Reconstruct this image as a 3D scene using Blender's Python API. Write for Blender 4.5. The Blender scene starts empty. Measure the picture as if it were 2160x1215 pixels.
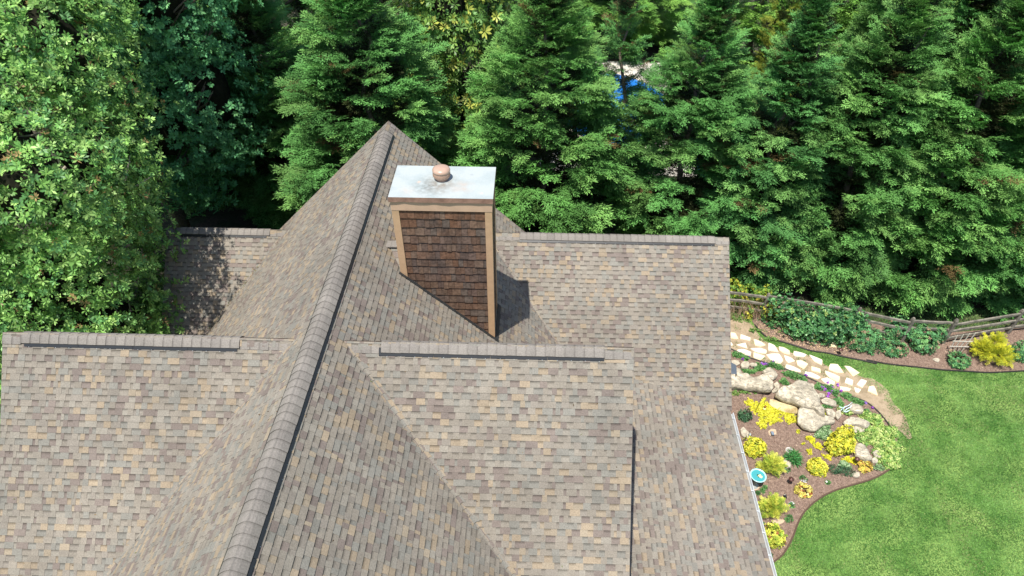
import bpy, math, random
import numpy as np
from mathutils import Vector, Matrix, noise
random.seed(7); rng = np.random.default_rng(11)
C = bpy.context.scene.collection
sc = bpy.context.scene
rad = math.radians
# ------------------------------------------------------------------ camera
PITCH, YAW, ROLL, CX, CZ, FPX = rad(41.7473), rad(1.7701), rad(0.0643), 4.4283, 10.0, 1413.25
Fv = Vector((-math.sin(YAW)*math.cos(PITCH), math.cos(YAW)*math.cos(PITCH), -math.sin(PITCH)))
R0 = Vector((math.cos(YAW), math.sin(YAW), 0)); U0 = R0.cross(Fv)
Rv = R0*math.cos(ROLL)+U0*math.sin(ROLL); Uv = -R0*math.sin(ROLL)+U0*math.cos(ROLL)
cam = bpy.data.cameras.new('camera'); co = bpy.data.objects.new('camera', cam); C.objects.link(co)
M = Matrix.Identity(4)
for i in range(3): M[i][0] = Rv[i]; M[i][1] = Uv[i]; M[i][2] = -Fv[i]
M.translation = Vector((CX, 0, CZ)); co.matrix_world = M
cam.sensor_width = 36; cam.lens = 36*FPX/2160; cam.clip_end = 2000; cam.clip_start = .1
sc.camera = co
# ------------------------------------------------------------------ light
SUN = Vector((-.157, -.306, .94)).normalized()
w = bpy.data.worlds.new('World'); sc.world = w; w.use_nodes = True
nt = w.node_tree; bg = nt.nodes['Background']
sk = nt.nodes.new('ShaderNodeTexSky'); sk.sky_type = 'NISHITA'; sk.sun_disc = False
sk.sun_elevation = math.asin(SUN.z); sk.sun_rotation = math.atan2(SUN.x, SUN.y)
nt.links.new(sk.outputs[0], bg.inputs[0]); bg.inputs[1].default_value = .10
sl = bpy.data.lights.new('sun', 'SUN'); sl.energy = 4.2; sl.angle = rad(.53); sl.color = (1, .95, .87)
so = bpy.data.objects.new('sun', sl); C.objects.link(so)
so.rotation_euler = SUN.to_track_quat('Z', 'Y').to_euler(); so.location = (0, -20, 40)
sc.view_settings.view_transform = 'Standard'; sc.view_settings.look = 'None'
sc.view_settings.exposure = 0.68; sc.view_settings.gamma = 1
G = -9.8
def at(px, py, z=G):            # pixel of the photograph -> point on the level plane z
    r = Fv+Rv*((px-1080)/FPX)+Uv*((607.5-py)/FPX)
    t = (z-CZ)/r.z
    return Vector((CX+r.x*t, r.y*t, z))
def z1(x, y, z=G): return at(1530+x/4.049, 600+y/4.049, z)
def z2(x, y, z=G): return at(1530+x/3.076, 820+y/3.076, z)
def z3(x, y, z=G): return at(1800+x/4.861, 600+y/4.861, z)
# ------------------------------------------------------------------ materials
def mat(name, col=(.5,.5,.5), rough=.8, spec=.3, metal=0, attr=False, trans=0, vary=0, scale=5, bump=0, bscale=40, col2=None, w2=(.45,.6), detail=6):
    m = bpy.data.materials.new(name); m.use_nodes = True; t = m.node_tree; L = t.links.new
    p = t.nodes['Principled BSDF']; out = t.nodes['Material Output']
    p.inputs['Roughness'].default_value = rough; p.inputs['Metallic'].default_value = metal
    p.inputs['Specular IOR Level'].default_value = spec
    tc = t.nodes.new('ShaderNodeTexCoord'); src = None
    if attr:
        a = t.nodes.new('ShaderNodeAttribute'); a.attribute_name = 'col'; src = a.outputs['Color']
    else:
        a = t.nodes.new('ShaderNodeRGB'); a.outputs[0].default_value = (*col, 1); src = a.outputs[0]
    if col2:
        n = t.nodes.new('ShaderNodeTexNoise'); n.inputs['Scale'].default_value = scale; n.inputs['Detail'].default_value = detail
        L(tc.outputs['Object'], n.inputs['Vector'])
        r = t.nodes.new('ShaderNodeMapRange'); r.inputs[1].default_value = w2[0]; r.inputs[2].default_value = w2[1]
        L(n.outputs[0], r.inputs[0])
        mx = t.nodes.new('ShaderNodeMixRGB'); mx.inputs[2].default_value = (*col2, 1)
        L(r.outputs[0], mx.inputs[0]); L(src, mx.inputs[1]); src = mx.outputs[0]
    if vary:
        n = t.nodes.new('ShaderNodeTexNoise'); n.inputs['Scale'].default_value = bscale; n.inputs['Detail'].default_value = 3
        L(tc.outputs['Object'], n.inputs['Vector'])
        r = t.nodes.new('ShaderNodeMapRange'); r.inputs[1].default_value = .3; r.inputs[2].default_value = .7
        r.inputs[3].default_value = 1-vary; r.inputs[4].default_value = 1+vary
        L(n.outputs[0], r.inputs[0])
        mx = t.nodes.new('ShaderNodeMixRGB'); mx.blend_type = 'MULTIPLY'; mx.inputs[0].default_value = 1
        L(src, mx.inputs[1]); L(r.outputs[0], mx.inputs[2]); src = mx.outputs[0]
    L(src, p.inputs['Base Color'])
    if bump:
        n = t.nodes.new('ShaderNodeTexNoise'); n.inputs['Scale'].default_value = bscale; n.inputs['Detail'].default_value = 6
        L(tc.outputs['Object'], n.inputs['Vector'])
        b = t.nodes.new('ShaderNodeBump'); b.inputs['Strength'].default_value = bump; b.inputs['Distance'].default_value = .02
        L(n.outputs[0], b.inputs['Height']); L(b.outputs[0], p.inputs['Normal'])
    if trans:
        tr = t.nodes.new('ShaderNodeBsdfTranslucent'); ms = t.nodes.new('ShaderNodeMixShader'); ms.inputs[0].default_value = trans
        L(src, tr.inputs[0]); L(p.outputs[0], ms.inputs[1]); L(tr.outputs[0], ms.inputs[2]); L(ms.outputs[0], out.inputs[0])
    return m
SHINGLE = mat('shingle', attr=True, rough=.95, spec=.12, vary=.16, bscale=38, bump=.25)
def weather(m, amt=.13):        # broad weathering: slow change of tone over metres and faint runs
    t = m.node_tree; L = t.links.new; p = t.nodes['Principled BSDF']; src = p.inputs['Base Color'].links[0].from_socket; tc = t.nodes.new('ShaderNodeTexCoord')
    for s_, lo in ((.45, amt), (2.3, amt*.7)):
        n = t.nodes.new('ShaderNodeTexNoise'); n.inputs['Scale'].default_value = s_; n.inputs['Detail'].default_value = 5; L(tc.outputs['Object'], n.inputs['Vector'])
        r = t.nodes.new('ShaderNodeMapRange'); r.inputs[1].default_value = .32; r.inputs[2].default_value = .68; r.inputs[3].default_value = 1-lo; r.inputs[4].default_value = 1+lo*.6; L(n.outputs[0], r.inputs[0])
        mx = t.nodes.new('ShaderNodeMixRGB'); mx.blend_type = 'MULTIPLY'; mx.inputs[0].default_value = 1; L(src, mx.inputs[1]); L(r.outputs[0], mx.inputs[2]); src = mx.outputs[0]
    L(src, p.inputs['Base Color'])
weather(SHINGLE)
DRIP = mat('drip_edge', (.17,.15,.13), .6)
FASCIA = mat('painted_fascia', (.40,.27,.19), .6, vary=.08, bscale=6)
TAN = mat('tan_trim', (.52,.36,.25), .55, vary=.07, bscale=5, bump=.05)
TAN2 = mat('tan_corner', (.50,.335,.20), .55, vary=.07, bscale=7, bump=.08)
SKIRT = mat('brown_skirt', (.27,.165,.125), .4, metal=.1, vary=.25, bscale=6, bump=.3)
BLACK = mat('black_vent', (.018,.02,.022), .4, spec=.5)
FLASH = mat('dark_flashing', (.03,.032,.033), .5, vary=.3, bscale=10)
GUTTER = mat('white_gutter', (.50,.54,.56), .35, spec=.5, vary=.12, bscale=4)
CEDAR = mat('cedar', attr=True, rough=.85, spec=.15, vary=.3, bscale=14, bump=.6, col2=(.075,.06,.052), scale=1.7, w2=(.52,.8))
WALL = mat('house_siding', (.30,.22,.16), .8, vary=.1, bscale=8)
SLATE = mat('slate_metal', (.10,.12,.15), .45, spec=.5, vary=.15)
FLUE = mat('flue_cap_paint', (.42,.285,.215), .35, spec=.5, vary=.08, bscale=9)
LEAF = mat('conifer_leaf', attr=True, rough=.6, spec=.2, trans=.14)
GLOSS = mat('glossy_leaf', attr=True, rough=.45, spec=.3, trans=.2)
BARK = mat('bark', (.16,.13,.10), .9, vary=.35, bscale=12, bump=.6)
GREYBARK = mat('grey_bark', (.30,.27,.22), .9, vary=.35, bscale=12, bump=.5)
CROWN_FILL = mat('dark_crown_fill', (.014,.015,.007), .95, vary=.5, bscale=6)  # near-black for the solid crown fillers, shade put into the colour
GRASSM = mat('grass_blades', attr=True, rough=.6, spec=.2, trans=.2)
MULCH = mat('mulch', (.25,.175,.135), .95, col2=(.17,.115,.088), scale=9, w2=(.35,.65), vary=.45, bscale=45, bump=1.0)
DIRT = mat('dirt', (.36,.28,.19), .95, col2=(.27,.21,.135), scale=3, vary=.18, bscale=30, bump=.4)
STONE = mat('flagstone', (.78,.70,.57), .8, col2=(.68,.58,.42), scale=1.3, w2=(.42,.62), vary=.07, bscale=14, bump=.2)
ROCK = mat('boulder', (.52,.465,.36), .9, col2=(.31,.28,.22), scale=1.6, w2=(.42,.62), vary=.35, bscale=7, bump=1.0, detail=10)
def cracks(m, s_=2.4):
    t = m.node_tree; L = t.links.new; p = t.nodes['Principled BSDF']; src = p.inputs['Base Color'].links[0].from_socket; tc = t.nodes.new('ShaderNodeTexCoord')
    mp = t.nodes.new('ShaderNodeMapping'); mp.inputs['Scale'].default_value = (1,2.6,3); L(tc.outputs['Object'], mp.inputs[0])
    n = t.nodes.new('ShaderNodeTexNoise'); n.inputs['Scale'].default_value = 3; L(mp.outputs[0], n.inputs['Vector'])
    ad = t.nodes.new('ShaderNodeMixRGB'); ad.blend_type = 'ADD'; ad.inputs[0].default_value = .6; L(mp.outputs[0], ad.inputs[1]); L(n.outputs['Color'], ad.inputs[2])
    v = t.nodes.new('ShaderNodeTexVoronoi'); v.feature = 'DISTANCE_TO_EDGE'; v.inputs['Scale'].default_value = s_; L(ad.outputs[0], v.inputs['Vector'])
    r = t.nodes.new('ShaderNodeMapRange'); r.inputs[1].default_value = 0; r.inputs[2].default_value = .05; r.inputs[3].default_value = .45; r.inputs[4].default_value = 1; L(v.outputs['Distance'], r.inputs[0])
    mx = t.nodes.new('ShaderNodeMixRGB'); mx.blend_type = 'MULTIPLY'; mx.inputs[0].default_value = 1; L(src, mx.inputs[1]); L(r.outputs[0], mx.inputs[2]); L(mx.outputs[0], p.inputs['Base Color'])
cracks(ROCK)
ROCK2 = mat('ochre_rock', (.55,.46,.27), .9, col2=(.30,.22,.09), scale=2.5, w2=(.5,.65), vary=.2, bscale=9, bump=.7)
WOOD = mat('weathered_wood', (.22,.20,.165), .9, col2=(.13,.12,.10), scale=4, vary=.2, bscale=15, bump=.5)
EDGE = mat('black_edging', (.03,.028,.026), .6)
# lawn
def lawn_mat():
    m = mat('lawn', (.09,.19,.04), .9, spec=.1, col2=(.19,.30,.08), scale=.9, w2=(.4,.62), vary=.3, bscale=18, bump=.8)
    return m
LAWN = lawn_mat()
WOODFLOOR = mat('woodland_floor', (.05,.042,.028), .95, col2=(.03,.04,.018), scale=1.2, vary=.4, bscale=8, bump=.5)
# ------------------------------------------------------------------ mesh helpers
def link(o, parent=None):
    C.objects.link(o)
    if parent is not None:
        o.parent = parent; p, wp = parent, Vector((0,0,0))
        while p: wp += p.location; p = p.parent
        o.location = -wp
    return o
def tag(o, label=None, cat=None, group=None, kind=None):
    if label: o['label'] = label
    if cat: o['category'] = cat
    if group: o['group'] = group
    if kind: o['kind'] = kind
    return o
def empty(name, loc, label, cat, group=None):
    o = bpy.data.objects.new(name, None); o.empty_display_size = .3; link(o); o.location = loc
    return tag(o, label, cat, group)
class MB:
    def __init__(s): s.v = []; s.f = []; s.c = []; s.mi = []
    def quad(s, pts, col=None, mi=0):
        i = len(s.v); s.v += [tuple(p) for p in pts]; s.f.append(tuple(range(i, i+len(pts)))); s.c.append(col or (1,1,1)); s.mi.append(mi)
    def mesh(s, vs, fs, col=None, mi=0):
        i = len(s.v); s.v += [tuple(p) for p in vs]
        for f in fs: s.f.append(tuple(i+k for k in f)); s.c.append(col or (1,1,1)); s.mi.append(mi)
    def box(s, o, ax, ay, az, col=None, mi=0):       # corner + three edge vectors
        o, ax, ay, az = map(Vector, (o, ax, ay, az))
        v = [o, o+ax, o+ax+ay, o+ay, o+az, o+ax+az, o+ax+ay+az, o+ay+az]
        s.mesh(v, [(0,3,2,1),(4,5,6,7),(0,1,5,4),(1,2,6,5),(2,3,7,6),(3,0,4,7)], col, mi)
    def tube(s, pts, rs, n=8, col=None, caps=True, mi=0):
        pts = [Vector(p) for p in pts]; k = len(pts)
        if not hasattr(rs, '__len__'): rs = [rs]*k
        i0 = len(s.v); prev = None
        for i, p in enumerate(pts):
            d = (pts[min(i+1, k-1)]-pts[max(i-1, 0)]).normalized()
            a = prev-d*prev.dot(d) if prev is not None else d.orthogonal()
            if a.length < 1e-5: a = d.orthogonal()
            a.normalize(); prev = a; b = d.cross(a)
            for j in range(n):
                t = 2*math.pi*j/n; s.v.append(tuple(p+(a*math.cos(t)+b*math.sin(t))*rs[i]))
        for i in range(k-1):
            for j in range(n):
                s.f.append((i0+i*n+j, i0+i*n+(j+1) % n, i0+(i+1)*n+(j+1) % n, i0+(i+1)*n+j)); s.c.append(col or (1,1,1)); s.mi.append(mi)
        if caps:
            s.f.append(tuple(i0+j for j in range(n))[::-1]); s.c.append(col or (1,1,1)); s.mi.append(mi)
            s.f.append(tuple(i0+(k-1)*n+j for j in range(n))); s.c.append(col or (1,1,1)); s.mi.append(mi)
    def lathe(s, c, prof, n=24, col=None):
        c = Vector(c); i0 = len(s.v)
        for r, z in prof:
            for j in range(n):
                t = 2*math.pi*j/n; s.v.append((c.x+r*math.cos(t), c.y+r*math.sin(t), c.z+z))
        for i in range(len(prof)-1):
            for j in range(n):
                s.f.append((i0+i*n+j, i0+i*n+(j+1) % n, i0+(i+1)*n+(j+1) % n, i0+(i+1)*n+j)); s.c.append(col or (1,1,1)); s.mi.append(0)
    def build(s, name, m, parent=None, smooth=False):
        me = bpy.data.meshes.new(name); me.from_pydata(s.v, [], s.f)
        for k in (m if isinstance(m, (list, tuple)) else [m]): me.materials.append(k)
        a = me.attributes.new('col', 'FLOAT_COLOR', 'FACE')
        a.data.foreach_set('color', np.array([(*c, 1) for c in s.c], 'f').ravel())
        me.polygons.foreach_set('material_index', s.mi)
        if smooth: me.polygons.foreach_set('use_smooth', [True]*len(s.f))
        me.update()
        return link(bpy.data.objects.new(name, me), parent)
def quads_mesh(name, V, col, m):       # V (n,k,3), col (n,3)
    n, k = V.shape[:2]
    me = bpy.data.meshes.new(name)
    me.vertices.add(n*k); me.vertices.foreach_set('co', V.reshape(-1).astype('f'))
    me.loops.add(n*k); me.loops.foreach_set('vertex_index', np.arange(n*k, dtype='i'))
    me.polygons.add(n); me.polygons.foreach_set('loop_start', np.arange(0, n*k, k, dtype='i'))
    me.materials.append(m)
    me.update(calc_edges=True); me.validate()
    a = me.attributes.new('col', 'FLOAT_COLOR', 'FACE')
    a.data.foreach_set('color', np.concatenate([col, np.ones((n, 1))], 1).astype('f').ravel())
    return me
def nrm(a): return a/np.maximum(np.linalg.norm(a, axis=-1, keepdims=True), 1e-9)
def leaves(P, D, N, L, W, mid=.5):      # diamonds
    P, D, N = map(np.asarray, (P, D, N)); D = nrm(D); S = nrm(np.cross(D, N))
    L = np.broadcast_to(np.asarray(L, float).reshape(-1, 1), (len(P), 1)); W = np.broadcast_to(np.asarray(W, float).reshape(-1, 1), (len(P), 1))
    m = P+D*L*mid
    return np.stack([P, m+S*W/2, P+D*L, m-S*W/2], 1)
def rdir(n): return nrm(rng.normal(size=(n, 3)))
# ------------------------------------------------------------------ setting
def poly_sheet(name, pts, z, m, kind='structure', thick=0):
    mb = MB(); n = len(pts); top = [Vector((p[0], p[1], z)) for p in pts]
    a = sum(top[i].x*top[(i+1) % n].y-top[(i+1) % n].x*top[i].y for i in range(n))
    if a < 0: top.reverse()
    mb.quad(top)
    if thick:
        for i in range(n):
            p, q = top[i], top[(i+1) % n]; d = Vector((0, 0, -thick)); mb.quad([p+d, q+d, q, p])
    o = mb.build(name, m); 
    if kind: o['kind'] = kind
    return o
mb = MB(); mb.quad([(-220,-120,G),(260,-120,G),(260,320,G),(-220,320,G)]); lw = mb.build('ground', LAWN); lw['kind'] = 'structure'
poly_sheet('woodland_floor', [(-30,20.4),(-4,20.8),(12,22.6),(15,21.9),(18.4,20.5),(21.2,19.6),(26,20.6),(60,24),(60,62),(-45,62),(-45,20)], G+.004, WOODFLOOR)
def smooth_line(pts, k=6, closed=False):     # Catmull-Rom
    P = [Vector(p) for p in pts]; n = len(P); out = []
    for i in range(n if closed else n-1):
        if closed: a, b, c, d = P[i-1], P[i], P[(i+1) % n], P[(i+2) % n]
        else: a, b, c, d = P[max(i-1, 0)], P[i], P[i+1], P[min(i+2, n-1)]
        for j in range(k):
            t = j/k; out.append(.5*((2*b)+(c-a)*t+(2*a-5*b+4*c-d)*t*t+(3*b-a-3*c+d)*t**3))
    if not closed: out.append(P[-1])
    return out
bed_top = [z1(*q) for q in [(20,545),(100,582),(220,637),(400,692),(560,747),(700,802),(850,872),(1000,932),(1100,972),(1200,1012),(1290,1082),(1360,1162),(1395,1210)]]
bed_low = [z2(*q) for q in [(1050,240),(1100,300),(1118,400),(1100,480),(1050,537),(950,590),(830,627),(700,668),(600,722),(520,793),(470,873),(430,980),(370,1080),(285,1150),(180,1260),(60,1400)]]
bt = smooth_line(bed_top+bed_low, 5)
wall_pts = [Vector((10.4, 2, G)), Vector((10.4, 20, G))]
bed1 = [(p.x, p.y) for p in bt]+[(10.4, 4), (10.4, 18.4)]
poly_sheet('garden_bed', bed1, G+.03, MULCH, thick=.03)
ub_low = smooth_line([z1(*q) for q in [(250,350),(300,412),(370,466),(470,492),(600,532),(730,572),(870,592),(1000,622),(1150,652),(1290,682)]]+[z3(*q) for q in [(130,782),(350,822),(620,852),(900,882),(1150,897),(1400,910),(1750,893),(2100,885)]], 5)
bed2 = [(p.x, p.y) for p in ub_low]+[(30,19.5),(30,21.4),(24.35,20.3),(21.3,19.9),(18.3,20.7),(14.8,22),(13.6,22)]
poly_sheet('shrub_bed', bed2, G+.03, MULCH, thick=.03)
pth = smooth_line([z1(*q) for q in [(-60,290),(120,300),(250,370),(330,480),(560,575),(700,600),(850,690),(1010,720),(1180,790),(1270,850),(1330,930),(1350,990),(1380,1060),(1400,1120),(1385,1180),(1290,1080),(1100,970),(850,870),(560,745),(220,635),(0,540)]], 5, True)
pp = [(p.x+noise.noise(p*3)*.1, p.y+noise.noise(p*3+Vector((9,0,0)))*.1) for p in pth]
pp = [(x, y) for x, y in pp]
poly_sheet('path', pp, G+.006, DIRT)
ws_ = smooth_line([z1(*q) for q in [(1170,830),(1250,800),(1350,900),(1400,990),(1490,1100),(1560,1200),(1590,1290),(1540,1330),(1470,1230),(1400,1190),(1370,1110),(1300,1010)]], 5, True)
ws_ = [(p.x+noise.noise(p*2)*.2, p.y+noise.noise(p*2+Vector((9,0,0)))*.2) for p in ws_]
poly_sheet('bare_soil', ws_, G+.0095, DIRT)
def edging(name, pts, label, m=EDGE):
    mb = MB(); mb.tube([Vector((p.x, p.y, G+.05)) for p in pts], .028, 6); o = mb.build(name, m); tag(o, label, 'edging')
edging('bed_edging', smooth_line(bed_top, 5), 'thin black edging curving between the flagstone path and the rock garden')
edging('bed_edging', smooth_line(bed_low[3:], 5), 'brown edging curving between the rock garden mulch and the lawn', mat('brown_edging', (.10,.065,.045), .8))
edging('bed_edging', ub_low, 'black edging between the shrub bed by the fence and the lawn')
# ------------------------------------------------------------------ house
GX = 10.72
PAL0 = [(.222,.221,.200),(.212,.210,.19),(.365,.275,.178),(.36,.285,.195),(.185,.138,.127),(.165,.122,.115),(.275,.24,.198),(.26,.228,.19),(.285,.26,.22),(.245,.215,.185)]
PAL = [tuple(.90*(a+(b-a)*.56) for a, b in zip((.247,.226,.190), c)) for c in PAL0]
PW = [10,6,9,6,9,6,14,12,12,10]
def clip(poly, tri):      # Sutherland-Hodgman, tri = convex ccw
    out = poly
    for i in range(len(tri)):
        ax, ay = tri[i]; bx, by = tri[(i+1) % len(tri)]; inp = out; out = []
        if not inp: break
        sd = [(bx-ax)*(p[1]-ay)-(by-ay)*(p[0]-ax) for p in inp]
        for j in range(len(inp)):
            p, q = inp[j], inp[(j+1) % len(inp)]; a, b = sd[j], sd[(j+1) % len(inp)]
            if a >= 0: out.append(p)
            if (a >= 0) != (b >= 0):
                t = a/(a-b); out.append(tuple(p[k]+(q[k]-p[k])*t for k in range(3)))
    return out
def slope(mb, deck, O, face, s, pieces, lift=0.0, expo=.1429):
    """one shingled slope; face: E/W/S/N the way it looks, s its tangent, pieces: convex lists of (x, y)"""
    c, sn = 1/math.hypot(1, s), s/math.hypot(1, s)
    V = {'E': (-c,0,sn), 'W': (c,0,sn), 'S': (0,c,sn), 'N': (0,-c,sn)}[face]; V = Vector(V)
    N = Vector({'E': (sn,0,c), 'W': (-sn,0,c), 'S': (0,-sn,c), 'N': (0,sn,c)}[face]); U = V.cross(N); O = Vector(O)
    def uv(p):
        x, y = p
        z = O.z-(N.x*(x-O.x)+N.y*(y-O.y))/N.z
        d = Vector((x, y, z))-O; return (d.dot(U), d.dot(V))
    P2 = []
    for pc in pieces:
        q = [uv(p) for p in pc]
        a = sum(q[i][0]*q[(i+1) % len(q)][1]-q[(i+1) % len(q)][0]*q[i][1] for i in range(len(q)))
        P2.append(q if a > 0 else q[::-1])
        t3 = [O+U*a_+V*b_+N*(-.004+lift) for a_, b_ in P2[-1]]; b3 = [p-Vector((0,0,.17)) for p in t3]
        n = len(t3); deck.mesh(t3+b3, [tuple(range(n)), tuple(range(2*n-1, n-1, -1))]+[(i, i+n, (i+1) % n+n, (i+1) % n) for i in range(n)])
    us = [p[0] for q in P2 for p in q]; vs = [p[1] for q in P2 for p in q]
    u0, u1, v0, v1 = min(us), max(us), min(vs), max(vs)
    rows = int((v1-v0)/expo)+1
    for r in range(rows):
        a, b = v0+r*expo, v0+(r+1)*expo
        u = u0-random.random()*.4; tooth = random.random() < .5
        wob = random.uniform(-.003, .003)
        while u < u1:
            wd = random.choice([.07,.1,.13,.16,.16,.19,.22,.26]) if tooth else random.choice([.06,.09,.12,.15,.18,.21])
            e = u+wd
            col = PAL[random.choices(range(10), PW)[0]]; k = random.uniform(.92, 1.08)
            col = tuple(x*k for x in col)
            th = .005 if tooth else 0
            hb, ht = .015+th+wob, .002+th
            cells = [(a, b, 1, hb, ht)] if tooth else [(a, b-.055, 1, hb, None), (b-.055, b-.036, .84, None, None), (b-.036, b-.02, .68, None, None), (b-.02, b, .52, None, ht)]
            for q in P2:
                for (va, vb, kk, _, _) in cells:
                    H = lambda v: ht+(hb-ht)*(b-v)/expo
                    pl = clip([(u, va, H(va)), (e, va, H(va)), (e, vb, H(vb)), (u, vb, H(vb))], q)
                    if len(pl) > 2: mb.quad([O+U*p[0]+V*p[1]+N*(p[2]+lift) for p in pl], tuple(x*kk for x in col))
                # butt edge
                pl = clip([(u, a, 0), (e, a, 0), (e, a+.0005, 1), (u, a+.0005, 1)], q)
                if len(pl) > 3:
                    x0 = min(p[0] for p in pl); x1 = max(p[0] for p in pl)
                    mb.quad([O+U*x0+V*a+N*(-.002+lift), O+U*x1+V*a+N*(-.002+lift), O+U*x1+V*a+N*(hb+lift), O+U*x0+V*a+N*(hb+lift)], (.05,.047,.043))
                # side walls of a raised tab
                if tooth:
                    for x in (u, e):
                        pl = clip([(x, a, hb), (x+.0004, a, hb), (x+.0004, b, ht), (x, b, ht)], q)
                        if len(pl) > 3:
                            ya = min(p[1] for p in pl); yb = max(p[1] for p in pl); h = lambda v: ht+(hb-ht)*(b-v)/expo
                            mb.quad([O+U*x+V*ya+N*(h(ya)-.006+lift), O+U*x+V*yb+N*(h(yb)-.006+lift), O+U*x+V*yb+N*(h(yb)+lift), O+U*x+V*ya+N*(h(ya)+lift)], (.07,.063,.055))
            u = e; tooth = not tooth
m_ = .9754; yN = 18.84
house = empty('house', (0, 8, G), 'large house under a brown, tan and grey shingle roof with cross gables', 'house')
def roof_part(name, slopes, label):
    mb, dk = MB(), MB()
    for s in slopes: slope(mb, dk, *s)
    i = len(mb.v); mb.v += dk.v; mb.f += [tuple(i+k for k in f) for f in dk.f]; mb.c += dk.c; mb.mi += [1]*len(dk.f)
    o = mb.build(name, [SHINGLE, FASCIA], house)
    if label: o['label'] = label
    return o
ZE = -6.45
YS = -3
xe = -ZE/m_
sFR, sBR, sBL, sFL = 1.1004, .8715, .9779, 1.1057
FR = (.5, 9.9115, -.4892); BR = (3.03, 17.1361, -2.953); BL = (-3.73, 17.9733, -3.638); FL = (-.63, 10.0498, -.6153)
main = roof_part('main_roof', [
    ((0,0,0), 'E', m_, [[(0,yN),(4.6,yN),(3.03,17.14),(0,17.14)], [(0,17.14),(3.03,17.14),(5.52,14.36),(.5,9.91),(0,9.91)], [(0,9.91),(.5,9.91),(xe,9.91-(xe-.5)*m_/sFR),(xe,YS),(0,YS)],
                         [(3.03,17.14),(4.6,yN),(xe,yN),(xe,17.14+(xe-3.03)*m_/sBR if 17.14+(xe-3.03)*m_/sBR < yN else yN)][:3]]),
    ((0,0,0), 'W', m_, [[(0,yN),(-4.63,yN),(-3.73,17.97),(0,17.97)], [(0,17.97),(-3.73,17.97),(-6.49,15.22),(-.63,10.05),(0,10.05)], [(0,10.05),(-.63,10.05),(-xe,10.05-(xe-.63)*m_/sFL),(-xe,YS),(0,YS)], [(-6.49,15.22),(-xe,15.1),(-xe,15.3)]])],
    'steep main roof whose ridge runs away from the camera')
xb = 10.7796; yv0 = 17.1361-((-6.5+2.953)*-1)/sBR   # foot of the back right slope
LT = .20
def zl(x): return -6.5+LT*(GX-x)
def yval(x): return 17.1361+(zl(x)-BR[2])/sBR
nb = 17.1361+(BR[2]-ZE)/sBR
backr = roof_part('gable_roof', [
    (BR, 'S', sBR, [[(3.03,17.14),(xb,17.14),(xb,yval(xb)),(GX,yval(GX)),(6.3,yval(6.3)),(5.52,14.36)]]),
    (BR, 'N', sBR, [[(3.03,17.14),(xb,17.14),(xb,nb),(7,nb),(3.03+(nb-17.14)*sBR/m_,nb)]])], 'back right cross gable roof behind the chimney')
frontr = roof_part('gable_roof', [
    (FR, 'S', sFR, [[(.5,9.9115),(6.73,9.9115),(6.73,4.5),(6.56,4.5)]]),
    (FR, 'N', sFR, [[(.5,9.9115),(6.73,9.9115),(6.73,14.2),(5.52,14.36)]])], 'front right cross gable roof in front of the chimney')
backl = roof_part('gable_roof', [
    (BL, 'S', sBL, [[(-3.73,17.9733),(-7.85,17.9733),(-7.85,15.0),(-6.7,15.0)]]),
    (BL, 'N', sBL, [[(-3.73,17.9733),(-7.85,17.9733),(-7.85,20.8),(-6.55,20.8)]])], 'back left cross gable roof under dappled tree shade')
frontl = roof_part('gable_roof', [
    (FL, 'S', sFL, [[(-.63,10.0498),(-7.148,10.0498),(-7.148,4.75),(-6.64,4.75)]]),
    (FL, 'N', sFL, [[(-.63,10.0498),(-7.148,10.0498),(-7.148,15.3),(-6.55,15.27)]])], 'front left cross gable roof')
lower = roof_part('lower_roof', [((GX,8,-6.5), 'E', LT, [[(GX,yval(GX)),(5.95,yval(5.95)),(5.95,YS),(GX,YS)]])], 'low pitched roof running down to the white gutter')
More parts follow.
